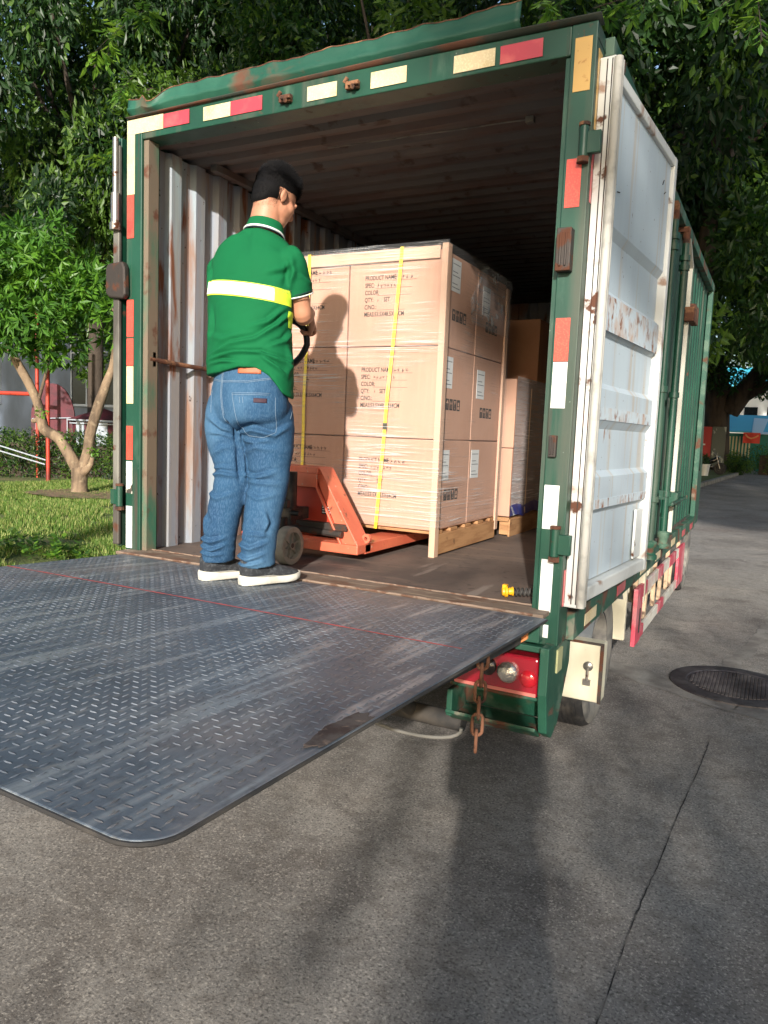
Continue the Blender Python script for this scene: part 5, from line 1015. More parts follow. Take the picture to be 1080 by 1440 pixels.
# --- shoes
def shoe(hx, hy, tx, ty, lab):
    h, t = Vector((hx, hy, 0)), Vector((tx, ty, 0)); d = (t-h).normalized(); L_ = (t-h).length; s_ = Vector((d.y, -d.x, 0)); gz = .012-.0
    def pt(u, v, z): return h+d*(u*L_)+s_*v+Vector((0, 0, gz+z))
    us = [(0, .018), (.03, .030), (.12, .038), (.3, .040), (.5, .041), (.7, .049), (.85, .046), (.95, .034), (1.0, .016)]
    def outline(g): return [(u, w_*g) for u, w_ in us]+[(u, -w_*g) for u, w_ in reversed(us)]
    rows = []
    for z, g, e in ((.000, .92, 0), (.005, 1.02, 0), (.018, 1.05, .006), (.029, .99, 0)):
        rows.append([pt((u-.5)*(1+e*2)+.5, v, z+(.012*(u-.8)/.2 if u > .8 else 0)*(1 if z < .01 else .7)+(.010*(1-u*3) if u < .33 else 0)*(z/.028)) for u, v in outline(g)]+[None])
    for r in rows: r[-1] = r[0]
    m_ = MB(); m_.grid(rows); n_ = len(rows[0])-1; m_.add(rows[0][:-1], [tuple(range(n_))]); m_.add(rows[-1][:-1], [tuple(range(n_))])
    up = MB(); R_ = [(.02, .022, .062, .046), (.12, .036, .062, .052), (.28, .039, .060, .050), (.45, .038, .050, .042), (.62, .044, .040, .032), (.8, .045, .034, .024), (.93, .032, .030, .016), (.985, .012, .026, .006)]
    loft(up, [(*pt(u, 0, zc), w_, hh) for u, w_, zc, hh in R_], s_, n=24)
    loft(up, [(*pt(.20, 0, .04), .036, .05), (*pt(.20, 0, .075), .038, .052), (*pt(.20, 0, .092), .038, .052)], s_, n=20)
    me_ = baked(up, .005, 5); so_ = finish(me_, 'shoe', [mShoeU], man)
    m_.build('sole', mSole, so_, smooth=50)
    m_ = MB()
    for k in range(4):
        u = .38+.07*k; zz_ = .076-.011*k; m_.tube([pt(u, -.024, zz_-.006), pt(u+.02, 0, zz_+.004), pt(u, .024, zz_-.006)], .0022, 6)
    for sg in (-1, 1): m_.tube([pt(.36, 0, .085), pt(.33, sg*.02, .10), pt(.36, sg*.035, .09), pt(.4, sg*.02, .075)], .002, 6)
    m_.build('lace', M('dark_lace', srgb(30, 30, 34), .9), so_, smooth=60)
shoe(.742, -.412, .842, -.155, ''); shoe(.932, -.388, 1.036, -.128, '')
# ================================================================ vegetation
def leafmat(name, c, t): return M(name, srgb(*c), .42, transl=srgb(*t), spec=.4)
mLeaf = [leafmat('leaf_deep_green', (46, 74, 34), (60, 104, 34)), leafmat('leaf_mid_green', (82, 112, 42), (118, 158, 46)), leafmat('leaf_dark_green', (34, 58, 30), (46, 84, 30))]
mLeafB = [leafmat('leaf_bright_green', (92, 136, 44), (130, 180, 50)), leafmat('leaf_fresh_green', (76, 120, 44), (110, 160, 50)), leafmat('leaf_darker_green', (48, 82, 34), (70, 110, 36))]  # three greens mixed by clump and by leaf
mBark = M('bark', srgb(132, 112, 90), .9, layers=[dict(col=srgb(84, 70, 56), scale=5, stretch=(1, 1, .3), lo=.45, hi=.62, amt=.9), dict(col=srgb(168, 150, 122), scale=8, lo=.55, hi=.7, amt=.6)], bump=(18, .7, .02))
mBarkD = M('dark_bark', srgb(70, 60, 50), .9, layers=[dict(col=srgb(44, 38, 32), scale=4, stretch=(1, 1, .3), lo=.45, hi=.62, amt=.9)], bump=(12, .8, .03))
def leaves(centers, radii, n, size, seed, droop=.5, wid=.34, whorl=0, asp=1.0):
    """leaf blades spread through clumps; returns verts and tris"""
    r = np.random.RandomState(seed); centers = np.array(centers); radii = np.array(radii); k = len(centers)
    p = radii**2/np.sum(radii**2); ci = r.choice(k, n, p=p); d = r.normal(size=(n, 3)); d /= np.linalg.norm(d, axis=1)[:, None]
    pos = centers[ci]+d*(radii[ci]*r.uniform(.35, 1.0, n)**.6)[:, None]*np.array([1, 1, asp])
    if whorl:                                   # leaves radiate from shoot tips
        m = n//whorl; tips = pos[:m]; pos = np.repeat(tips, whorl, 0); ci = np.repeat(ci[:m], whorl); d = np.repeat(d[:m], whorl, 0); n = len(pos)
    a = r.normal(size=(n, 3))*(.75 if not whorl else .9)+d*.7; a[:, 2] -= droop*r.uniform(.3, 1.3, n); a /= np.linalg.norm(a, axis=1)[:, None]
    b = np.cross(a, r.normal(size=(n, 3))); b /= np.linalg.norm(b, axis=1)[:, None]; c = np.cross(a, b)
    L = (size*r.uniform(.6, 1.25, n))[:, None]; w_ = L*wid*.5
    v0 = pos; v1 = pos+a*L*.45+b*w_+c*L*.06; v2 = pos+a*L-c*L*.05; v3 = pos+a*L*.45-b*w_+c*L*.06
    V = np.stack([v0, v1, v2, v3], 1).reshape(-1, 3); o = np.arange(n)*4
    F = np.concatenate([np.stack([o, o+1, o+2], 1), np.stack([o, o+2, o+3], 1)]); return V, F, ci
def clumps(c, r, n, seed, cr=(.5, .95), hollow=.35, flat=0.0):
    g = random.Random(seed); out = []; rad = []
    while len(out) < n:
        v = Vector((g.uniform(-1, 1), g.uniform(-1, 1), g.uniform(-1, 1)))
        if v.length > 1 or v.length < hollow: continue
        k = 1+.28*mnoise.noise(v.normalized()*1.9+Vector((seed, 0, 0)))
        out.append((c[0]+v.x*r[0]*k, c[1]+v.y*r[1]*k, c[2]+v.z*r[2]*k)); rad.append(g.uniform(*cr))
    return out, rad
def crown(parent, cs, rs, n, size, seed, mats=mLeaf, name='crown', **kw):
    V, F, ci = leaves(cs, rs, n, size, seed, **kw); r = np.random.RandomState(seed+1); cm = r.randint(0, len(mats), len(cs)); mi = cm[ci]; sw = r.rand(len(ci)) < .35; mi[sw] = r.randint(0, len(mats), sw.sum())
    return np_mesh(name, V, F, mats, parent, np.concatenate([mi, mi]))
def limbs(parent, chains, mat, name='trunk', n=12):
    m_ = MB()
    for ch in chains:
        P = smooth_chain(ch, 5); m_.tube([p[:3] for p in P], [p[3] for p in P], n)
    return m_.build(name, mat, parent, smooth=60)
def bigtree(label, x, y, cz, r, seed, n=34000, size=.25, trunk_r=.28, group='large shade trees', nc=70, mats=mLeaf, lean=0):
    t = thing('shade_tree', label, 'tree', (x, y, -Z0), group); g = random.Random(seed)
    top = (x+lean+g.uniform(-.5, .5), y, cz); ch = [[(x, y, -Z0-.1, trunk_r*1.5), (x+.05, y, -Z0+.4, trunk_r*1.05), (x+lean*.1+g.uniform(-.3, .3), y, (cz-r[2])*.6, trunk_r*.9), (*top, trunk_r*.5)]]
    for k in range(6):
        a = k*1.05+g.uniform(-.3, .3); ch.append([(top[0], top[1], cz-r[2]*g.uniform(.3, .9), trunk_r*.45), (top[0]+math.cos(a)*r[0]*.35, top[1]+math.sin(a)*r[1]*.35, cz-r[2]*.2, trunk_r*.3), (top[0]+math.cos(a)*r[0]*.75, top[1]+math.sin(a)*r[1]*.75, cz+r[2]*g.uniform(-.2, .5), trunk_r*.1)])
    limbs(t, ch, mBarkD)
    cs, rs = clumps((x+lean, y, cz), r, nc, seed, (.55, 1.15)); crown(t, cs, rs, n, size, seed, mats, wid=.42); return t
def copytree(src, label, x, y, rz=0, sc=(1, 1, 1)):
    r = src.copy(); COL.objects.link(r); r['label'] = label; r.location = (x, y, 0); r.rotation_euler = (0, 0, rz); r.scale = sc
    for ch in list(src.children): c = ch.copy(); COL.objects.link(c); c.parent = r
    return r
tA = bigtree('large dark tree rising just beyond the left half of the truck roof', -5.2, 15.5, 7.6, (4.6, 3.6, 6.2), 11, n=52000, nc=95)
tB = bigtree('broad dark tree at the far left edge, in front of the pale building', -15.0, 14.6, 8.0, (5.0, 3.2, 6.4), 23, n=52000, nc=100)
copytree(tA, 'tall dark tree over the small forked tree, nearest the top left corner', -14.2, 12.2, 4.0, (.85, .7, 1.32))
copytree(tA, 'dark tree left of the truck, behind the small forked tree', -10.4, 15.4, 2.1, (1, .85, 1))
copytree(tB, 'dark tree rising beyond the middle of the truck roof', .6, 18.0, 1.2, (1.15, 1.1, 1.35))
copytree(tA, 'tall dark tree beyond the far right corner of the truck roof', 5.6, 23, 3.4, (1.15, 1.1, 1.35))
copytree(tB, 'farther dark tree showing between the trees at the left', -21.5, 24.5, .7, (1.4, 1, 1.6))
copytree(tA, 'farther tree filling the gap above the roof, second row', -13.5, 27.5, 4.4, (1.5, 1, 1.5))
copytree(tB, 'farther tree behind the roof middle, second row', -2.5, 30, 5.2, (1.5, 1.2, 1.9))
copytree(tA, 'far tree over the road at the right edge', 10.5, 36, .4, (1.2, 1.1, 1.5))
# unseen tall trees added behind the viewer to keep the tree line in shade
for k, (x, y, lab) in enumerate([(3.0, -18.5, 'unseen tall tree added behind the viewer for shade, nearest the lawn'), (-14, -16.5, 'unseen tall tree added behind the viewer for shade, outer side of the lawn'), (15.0, -18, 'unseen tall tree added behind the viewer for shade, third from the lawn'), (20.5, -17, 'unseen tall tree added behind the viewer for shade, fourth from the lawn'), (26, -18, 'unseen tall tree added behind the viewer for shade, farthest from the lawn'), (-8.5, -18, 'unseen tall tree added behind the viewer for shade, on the lawn')]):
    if k == 0: tC = bigtree(lab, x, y, 16.6, (3.9, 3.2, 8.6), 31, n=26000, size=.34, trunk_r=.3, group='unseen shade trees added behind the viewer', nc=95)
    else: copytree(tC, lab, x, y, k*1.7, (1, 1, 1.0+.02*k))
tC.scale = (1, 1, 1.42)
bigtree('unseen leaning tree added behind the viewer, its crown set to block sun', 3.7, -16.8, 16.6, (3.2, 3.0, 8.6), 37, n=26000, size=.34, trunk_r=.28, group='unseen shade trees added behind the viewer', nc=90, lean=3.2)  # added unseen: crown blocks sun, lean keeps the trunk's shadow off the deck
lowt = bigtree('unseen low round tree added behind the viewer to shade the right of the road', 6.7, -10, 2.45, (1.75, 1.8, 1.5), 41, n=6500, size=.16, trunk_r=.07, group='unseen shade trees added behind the viewer', nc=34)  # low tree added out of view to lay dappled shade on the road
# ---- leaning dark trunk at the right, far down the road
lt = thing('roadside_tree', 'large dark trunk with spreading limbs above the red panel by the road', 'tree', (.35, 44, -Z0))
limbs(lt, [[(-.35, 44, -Z0, .8), (-.4, 44, 1, .68), (-.6, 44, 3, .72), (-.9, 44, 5.5, .65)], [(.1, 44, 2.6, .6), (1.2, 43.6, 4.2, .5), (3.2, 43, 6.4, .35), (6, 42, 8.2, .2)], [(-.2, 44, 3.4, .6), (-2.2, 43.8, 6.5, .4), (-4.5, 43, 9.5, .2)], [(.6, 44, 3.2, .3), (2.6, 42.5, 4.3, .2), (5, 41, 5.2, .1)]], mBarkD)
cs, rs = clumps((1.5, 42.5, 9.2), (7.5, 4.2, 5.6), 90, 52, (.8, 1.5)); crown(lt, cs, rs, 34000, .34, 52, mLeaf, wid=.42)
# ---- small forked tree on the lawn
ft = thing('forked_tree', 'small tree with pale forked trunk and bright leaves on the lawn', 'tree', (-9.25, 7.42, -Z0))
limbs(ft, [[(-9.25, 7.42, -Z0-.05, .21), (-9.26, 7.43, -.72, .155), (-9.29, 7.46, -.45, .15), (-9.31, 7.47, -.30, .15)],
    [(-9.32, 7.47, -.38, .12), (-9.5, 7.4, -.05, .115), (-9.72, 7.33, .26, .105), (-9.98, 7.22, .42, .105), (-10.05, 7.2, .62, .10), (-10.13, 7.17, .95, .085), (-10.34, 7.12, 1.35, .085), (-10.6, 7.04, 1.78, .08), (-10.95, 6.95, 2.4, .05)],
    [(-9.24, 7.5, -.36, .12), (-9.19, 7.58, .05, .10), (-9.17, 7.62, .38, .10), (-9.07, 7.74, .95, .10), (-8.98, 7.86, 1.4, .085), (-8.9, 7.95, 1.8, .07), (-8.9, 8.0, 2.6, .045), (-9.1, 7.9, 3.4, .03)],
    [(-10.12, 7.18, .95, .035), (-10.0, 7.2, 1.3, .03), (-9.9, 7.25, 1.7, .025), (-9.7, 7.3, 2.3, .02)], [(-9.2, 7.47, -.38, .09), (-9.05, 7.5, -.25, .06), (-8.98, 7.5, -.08, .04)], [(-8.95, 7.9, 1.6, .03), (-8.7, 7.95, 1.75, .02)], [(-10.1, 7.2, .62, .06), (-10.25, 7.15, .58, .04)]], mBark)
cs, rs = clumps((-10.15, 7.35, 3.15), (1.9, 1.5, 1.05), 56, 61, (.28, .5), .0)
cs += [(-11.2, 6.9, 2.2), (-10.6, 7.0, 2.0), (-10.1, 7.1, 2.05), (-9.6, 7.2, 1.95), (-9.3, 7.35, 2.15), (-11.6, 6.8, 2.5), (-9.85, 7.1, 1.9)]; rs += [.32]*7
crown(ft, cs, rs, 9500, .22, 61, mLeafB, whorl=7, droop=.25, wid=.3)
V, F, ci = leaves([(-9.97, 7.15, .75), (-9.55, 7.35, .18), (-8.98, 7.5, .05)], [.1, .08, .1], 90, .09, 5); np_mesh('sprouts', V, F, [mLeafB[0]], ft)
dirt = MB(); dirt.add([(p[0], p[1], -Z0+.12) for p in blob(-8.9, 7.2, 1.15, .8, 0, 3)], [tuple(range(120))]); struct(dirt, 'bare_earth', M('bare_earth', srgb(134, 110, 84), .95, layers=[dict(col=srgb(90, 96, 52), scale=5, lo=.5, hi=.62), dict(col=srgb(96, 74, 56), scale=20, lo=.5, hi=.7, amt=.6)], bump=(30, .8, .03)))
# ---- tree whose branches hang in at the top right
st = thing('street_tree', 'near tree whose bright leafy branch hangs in at the top right', 'tree', (7.2, 6.0, -Z0))
limbs(st, [[(7.2, 6, -Z0, .26), (7.15, 6, 1, .2), (7.0, 5.9, 4.2, .17), (6.8, 5.8, 7, .1)], [(7.05, 5.95, 3.6, .11), (5.4, 5.4, 5.2, .08), (3.6, 4.6, 5.2, .05), (2.4, 4.0, 4.5, .02), (1.9, 3.6, 4.1, .008)], [(3.9, 4.7, 5.25, .04), (2.6, 5.0, 4.95, .02), (1.0, 4.6, 4.75, .01)], [(6.9, 5.8, 5.4, .09), (5.2, 6.6, 6.6, .05), (3.2, 7, 7, .02)]], mBarkD)
cs, rs = clumps((5.4, 6.3, 6.9), (3.4, 2.2, 1.6), 46, 71, (.35, .6), .2); crown(st, cs, rs, 11000, .15, 71, mLeaf, wid=.42)
def sprig(parent, lines, n, L, seed, mats, name='hanging_branch'):
    """drooping compound leaves: leaflets in two ranks along short twigs"""
    r = random.Random(seed); V = []; F = []; mi = []; tw = MB()
    for a, b in lines:
        a, b = Vector(a), Vector(b); tw.tube([a, a.lerp(b, .5)+Vector((0, 0, .03)), b], [.006, .005, .003], 5)
        for k in range(n):
            t = r.uniform(.05, 1); p = a.lerp(b, t)+Vector((0, 0, .02)); d = Vector((r.uniform(-1, 1), r.uniform(-1, 1), r.uniform(-1.1, .15))).normalized(); ln = L*r.uniform(1.2, 2.4); up = Vector((0, 0, 1)); sd = d.cross(up).normalized(); m = r.randrange(len(mats))
            tw.tube([p, p+d*ln*.6, p+d*ln+Vector((0, 0, -.03))], .0016, 4)
            for j in range(7):
                u = .2+.8*j/6; q = p+d*ln*u-Vector((0, 0, .03*u*u)); s_ = (1 if j % 2 else -1) if j < 6 else 0
                ld = (d*(.55 if s_ else 1)+sd*s_*.8+Vector((0, 0, r.uniform(-.5, 0)))).normalized(); wv = ld.cross(up+Vector((r.uniform(-.4, .4), r.uniform(-.4, .4), 0))).normalized(); nn = ld.cross(wv); ll = L*r.uniform(.75, 1.15); o = len(V)
                V += [q, q+ld*ll*.3+wv*ll*.19+nn*.004, q+ld*ll*.65+wv*ll*.15+nn*.004, q+ld*ll-nn*.006, q+ld*ll*.65-wv*ll*.15+nn*.004, q+ld*ll*.3-wv*ll*.19+nn*.004]
                F += [(o, o+1, o+2), (o, o+2, o+3), (o, o+3, o+4), (o, o+4, o+5)]; mi += [m]*4
    br = tw.build(name, mBarkD, parent); np_mesh('leaflets', V, F, mats, br, mi); return br
mSpr = [leafmat('sprig_bright', (112, 150, 52), (170, 210, 70)), leafmat('sprig_green', (84, 124, 48), (120, 170, 60)), leafmat('sprig_deep', (56, 92, 40), (80, 120, 44))]
sprig(st, [((2.75, 4.4, 4.7), (2.2, 3.3, 3.75)), ((2.4, 4.0, 4.5), (1.75, 3.3, 3.95)), ((1.9, 3.7, 4.15), (1.25, 3.4, 3.98)), ((3.0, 4.4, 4.6), (2.6, 3.6, 3.85)), ((2.3, 4.3, 4.5), (2.45, 3.6, 3.6)), ((1.0, 4.6, 4.75), (.6, 4.0, 4.45)), ((2.9, 4.5, 4.4), (2.75, 3.9, 3.5))], 9, .11, 3, mSpr)
# branches of the lawn-side trees hanging over the roof line
sprig(tA, [((-3.6, 10.2, 7.4), (-3.2, 9.2, 6.4)), ((-2.4, 10.6, 7.6), (-2.2, 9.6, 6.8)), ((-4.6, 12, 7.8), (-4.3, 10.6, 6.9)), ((-1.6, 11.2, 7.9), (-1.2, 10, 7.2))], 10, .17, 4, mSpr)
sprig(tB, [((-11.2, 11.6, 6.2), (-10.6, 10.4, 5.2)), ((-10.6, 11.8, 7.6), (-10.2, 10.6, 6.8)), ((-12.2, 11.6, 9.2), (-11.4, 10.4, 8.2)), ((-9.8, 12, 8.8), (-9.4, 10.8, 8.0)), ((-9.4, 12, 5.6), (-9.0, 11, 4.9)), ((-10.7, 9.9, 9.3), (-10.4, 8.8, 8.2)), ((-9.8, 10.2, 7.3), (-9.4, 9.2, 6.2)), ((-10.6, 9.8, 6.9), (-10.1, 8.9, 6.0)), ((-10, 10, 9.6), (-9.7, 9.2, 8.9))], 13, .22, 6, mSpr)
# ---- hedge and weeds
hg = thing('hedge', 'dark clipped hedge on the lawn behind the forked tree and red poles', 'hedge', (-13, 9.8, -Z0))
m_ = MB(); m_.prism([(-16.2, 8.25, -Z0), (-9.7, 11.45, -Z0), (-9.8, 11.65, -Z0), (-16.3, 8.45, -Z0)], (0, 0, .9)); m_.build('stems', mBarkD, hg)
cs = [(-16.2+.26*i+.08*math.sin(i*3), 8.35+.128*i+.12*math.sin(i*2), z) for i in range(26) for z in (-.65, -.3, .02)]; crown(hg, cs, [.36]*len(cs), 26000, .1, 81, mLeaf, name='foliage')
wd = thing('weeds', 'clump of broad-leaved green weeds at the platform\'s left edge', 'plant', (-4.2, 2.55, -Z0+.05))
V = []; F = []; r = random.Random(9); mi = []
for k in range(46):
    bx, by = -4.15+r.gauss(0, .42), 2.5+r.gauss(0, .26); h = r.uniform(.08, .24)
    for j in range(9):
        a = r.uniform(0, 6.28); z = -Z0+.07+h*r.uniform(.3, 1); ll = r.uniform(.07, .13); d = Vector((math.cos(a), math.sin(a), r.uniform(-.1, .7))).normalized(); s_ = d.cross(Vector((0, 0, 1))).normalized(); p = Vector((bx, by, z)); o = len(V)
        V += [p, p+d*ll*.45+s_*ll*.24, p+d*ll, p+d*ll*.45-s_*ll*.24]; F += [(o, o+1, o+2), (o, o+2, o+3)]; m = r.randrange(3); mi += [m, m]
np_mesh('leaves', V, F, mSpr, wd, mi)
# ================================================================ pale building behind the trees
mWallB = M('pale_blue_render', srgb(100, 110, 124), .9, layers=[dict(col=srgb(78, 86, 94), scale=.9, stretch=(1, 1, .4), lo=.45, hi=.65, amt=.7, detail=8), dict(col=srgb(84, 92, 88), scale=1.8, stretch=(1, 1, .6), lo=.5, hi=.6, amt=.8, detail=9, zone=(2, 1.2, -.4))], bump=(12, .2, .01))
mFrameB = M('white_window_frame', srgb(160, 168, 176), .6)
bd = thing('building', 'pale blue-grey building with white framed windows behind the trees', 'building', (-24, 21, -Z0))
wins = [(x, z) for z in (1.31, 5.6, 9.9) for x in (-24.9, -33.5, -17.5)]
ww, wh = 3.8, 3.3
m_ = MB(); m_.box(-46, -11, 20.25, 30, -Z0, 13.5); m_.box(-46.2, -10.8, 19.95, 30, 13.5, 13.8); m_.build('wall', mWallB, bd)
m_ = MB(); m_.box(-46, -11, 20.17, 20.249, -Z0, -.2); m_.build('plinth', M('stained_plinth', srgb(118, 120, 116), .9, layers=[dict(col=srgb(70, 76, 70), scale=2, lo=.45, hi=.62)]), bd)
for x, z in wins:
    f = MB()
    for a in (0, .95, 1.9, 2.85, 3.74): f.box(x+a, x+a+.07, 20.18, 20.248, z, z+wh)
    f.box(x-.05, x+ww+.05, 20.14, 20.247, z-.1, z-.001); f.box(x, x+ww, 20.185, 20.246, z+wh-.07, z+wh); f.box(x, x+ww, 20.186, 20.245, z+wh*.66, z+wh*.66+.06)
    wo = f.build('window', mFrameB, bd); g = MB(); g.box(x+.01, x+ww-.01, 20.21, 20.235, z+.01, z+wh-.02); g.build('pane', mGlass, wo)
# ---- playground pieces on the lawn
mRedP = M('red_pole_paint', srgb(172, 58, 40), .5, layers=[dict(col=srgb(120, 44, 34), scale=5, lo=.5, hi=.65)]); mMar = M('maroon_board', srgb(92, 34, 44), .7, layers=[dict(col=srgb(64, 28, 36), scale=5, lo=.45, hi=.65)])
sw = thing('swing_frame', 'red metal playground frame with tall poles standing on the lawn', 'play frame', (-12.6, 9.2, -Z0))
for x, y in ((-13.32, 9.62), (-11.84, 8.75), (-12.15, 9.0)):
    m_ = MB(); m_.tube([(x, y, -Z0), (x, y, 3.3)], .045, 10); m_.build('pole', mRedP, sw, smooth=40)
m_ = MB(); m_.tube([(-17.4, 8.3, 1.22), (-13.32, 9.62, 1.22)], .05, 8); m_.build('cross_bar', mRedP, sw, smooth=40)
m_ = MB(); m_.tube([(-15.6, 7.4, .52), (-12.2, 8.95, -.42)], .016, 6); m_.build('white_rail', mFrameB, sw); m_ = MB(); m_.tube([(-15.7, 7.5, .66), (-12.2, 8.97, -.32)], .016, 6); m_.build('white_rail', mFrameB, sw)
pp = thing('play_structure', 'round-topped maroon play panel with thin white rails behind the red poles', 'play panel', (-13.75, 10.4, -Z0))
ux, uy = .884, .466; pc = Vector((-13.75, 10.4, 0))
m_ = MB(); arc = [(-.56, -Z0), (.56, -Z0)]+[(.56*math.cos(a*math.pi/16), .62+.92*math.sin(a*math.pi/16)) for a in range(17)]; m_.prism([pc+Vector((u*ux, u*uy, z)) for u, z in arc], (-.03, .05, 0)); m_.build('board', mMar, pp)
m_ = MB()
for a, b in (((-.5, .62), (.5, .68)), ((-.4, .62), (-.42, -.4)), ((.4, .68), (.4, -.3))): m_.tube([pc+Vector((a[0]*ux+.03, a[0]*uy-.06, a[1])), pc+Vector((b[0]*ux+.03, b[0]*uy-.06, b[1]))], .014, 6)
m_.build('rail', mFrameB, pp)
pt_ = thing('play_tent', 'low maroon canopy with maroon and white striped sides by the building', 'play tent', (-12.6, 11.0, -Z0))
m_ = MB(); m_.lathe((-12.6, 11.0, .62), (0, 0, 1), [(.001, .34), (.4, .2), (.86, .03), (.86, 0), (.001, .02)], 24); m_.build('canopy', mMar, pt_)
m_ = MB(); m_.lathe((-12.6, 11.0, .62), (0, 0, 1), [(.865, .03), (.875, .03), (.875, .0), (.865, 0)], 24); m_.lathe((-12.6, 11.0, .54), (0, 0, 1), [(.80, .03), (.81, .03), (.81, .0), (.80, 0)], 24); m_.build('white_rim', mFrameB, pt_)
for k in range(16):
    a = 2*math.pi*k/16; m_ = MB(); m_.obox((-12.6+.72*math.cos(a), 11+.72*math.sin(a), -.14), (-math.sin(a), math.cos(a), 0), (math.cos(a), math.sin(a), 0), (0, 0, 1), .135, .012, .74); m_.build('side_board', mMar if k % 2 else mFrameB, pt_)
# ================================================================ far right: things along the verge
pot = thing('planter', 'white plastic bucket planter at the kerb beyond the truck', 'planter', (-.16, 34.4, -Z0+.12))
m_ = MB(); m_.lathe((-.16, 34.4, -Z0+.12), (0, 0, 1), [(.001, 0), (.19, 0), (.25, .5), (.27, .5), (.27, .53), (.235, .53), (.22, .44), (.001, .44)], 24); m_.build('bucket', M('white_plastic', srgb(206, 208, 206), .4), pot, smooth=40)
V, F, ci = leaves([(-.16, 34.4, -.02), (-.35, 34.4, .1)], [.22, .18], 200, .16, 5); np_mesh('plant', V, F, mLeaf, pot)
mc = thing('motorcycle', 'parked dark motorcycle with chrome mirrors on the verge', 'motorcycle', (-.25, 36.6, -Z0+.12)); gz = -Z0+.12; cx, cy = -.25, 36.6
for dx in (-.62, .62):
    m_ = MB(); m_.lathe((cx+dx, cy, gz+.29), (0, 1, 0), [(.20, -.05), (.27, -.055), (.29, -.03), (.29, .03), (.27, .055), (.20, .05), (.20, -.05)], 28); m_.lathe((cx+dx, cy, gz+.29), (0, 1, 0), [(.001, .03), (.05, .03), (.06, .01), (.2, .008), (.2, -.008), (.06, -.01), (.05, -.03), (.001, -.03)], 20); m_.build('wheel', mRubberB, mc, smooth=40)
mBk = M('black_gloss', srgb(28, 28, 32), .2, coat=.8)
m_ = MB(); loft(m_, [(cx-.6, cy, gz+.62, .1, .06), (cx-.3, cy, gz+.62, .15, .12), (cx, cy, gz+.6, .14, .13), (cx+.3, cy, gz+.66, .14, .12), (cx+.48, cy, gz+.8, .1, .1)], (0, 1, 0), 16); loft(m_, [(cx-.2, cy, gz+.35, .12, .16), (cx+.2, cy, gz+.36, .12, .14), (cx+.3, cy, gz+.42, .08, .08)], (0, 1, 0), 14); m_.build('body', mBk, mc, smooth=60)
m_ = MB(); loft(m_, [(cx-.7, cy, gz+.76, .08, .03), (cx-.4, cy, gz+.79, .13, .045), (cx, cy, gz+.76, .12, .045), (cx+.12, cy, gz+.76, .05, .03)], (0, 1, 0), 14); m_.build('seat', mRubberB, mc, smooth=60)
m_ = MB(); m_.tube([(cx+.62, cy-.08, gz+.29), (cx+.42, cy-.09, gz+.92)], .022, 8); m_.tube([(cx+.62, cy+.08, gz+.29), (cx+.42, cy+.09, gz+.92)], .022, 8); m_.tube([(cx+.3, cy-.34, gz+1.0), (cx+.42, cy, gz+.95), (cx+.3, cy+.34, gz+1.0)], .014, 8)
m_.tube([(cx-.1, cy-.13, gz+.3), (cx-.75, cy-.14, gz+.34)], .04, 8); m_.build('fork_and_bars', mChrome, mc, smooth=40)
m_ = MB(); m_.lathe((cx+.56, cy, gz+.82), (1, 0, .1), [(.001, -.08), (.08, -.04), (.09, .02), (.001, .04)], 16); m_.build('headlight', mLampClr, mc, smooth=40)
for s in (-1, 1):
    m_ = MB(); m_.tube([(cx+.36, cy+s*.22, gz+.98), (cx+.30, cy+s*.3, gz+1.16)], .008, 6); ball(m_, (cx+.30, cy+s*.32, gz+1.2), (.02, .07, .045), None, 10); m_.build('mirror', mChrome, mc, smooth=60)
rp_ = thing('red_panel', 'plain red hoarding panel standing behind the motorcycle', 'panel', (-1.3, 40.6, -Z0+.12))
m_ = MB(); m_.box(-2.6, -.42, 40.6, 40.66, -.6, 1.6); m_.build('board', M('red_board', srgb(168, 40, 44), .5), rp_); m_ = MB()
for x in (-2.5, -1.5, -.5): m_.box(x, x+.05, 40.61, 40.65, -Z0+.1, -.6)
m_.build('leg', mDarkIron, rp_); m_ = MB(); m_.box(-1.3, -.7, 40.592, 40.5995, .62, .70); m_.build('pale_strip', mWhiteTrim, rp_)
po = thing('notice_board', 'grey notice board with pale blotches beside the red panel', 'notice board', (-.1, 40.7, -Z0+.12))
m_ = MB(); m_.box(-.40, .26, 40.7, 40.76, -.5, 1.62); m_.box(-.36, -.31, 40.71, 40.75, -Z0+.1, -.5); m_.box(.17, .22, 40.71, 40.75, -Z0+.1, -.5); m_.build('board', M('grey_poster', srgb(74, 84, 82), .4, layers=[dict(col=srgb(168, 176, 172), scale=1.6, stretch=(1, 1, .6), lo=.54, hi=.6, detail=4)]), po)
kk = thing('kiosk', 'green and white kiosk with bright blue sloping roof down the road', 'kiosk', (1.8, 50, -Z0))
m_ = MB(); m_.box(-.6, 6, 50, 54, -Z0, 1.45); m_.build('wall', M('teal_wall', srgb(36, 128, 116), .6), kk)
m_ = MB(); m_.prism([(-.9, 49.6, 1.5), (6.4, 49.6, 1.5), (6.4, 52, 2.6), (-.9, 52, 2.6)], (0, 0, .08)); m_.build('roof', M('blue_roof_sheet', srgb(64, 176, 200), .4), kk); m_ = MB(); m_.prism([(1.2, 49.3, 1.43), (6.6, 49.3, 1.3), (6.6, 51.5, 2.2), (1.2, 51.5, 2.45)], (0, 0, .04)); m_.build('awning', M('pale_awning', srgb(190, 214, 220), .5), kk)
m_ = MB()
for k in range(9): m_.box(-.45+.19*k, -.36+.19*k, 49.95, 49.99, -.1, 1.25)
m_.build('window_bars', M('cream_bars', srgb(214, 210, 170), .5), kk)
bn = thing('banner', 'orange red banner with pale curved mark hanging on the blue roofed kiosk', 'banner', (1.2, 49.2, .9))
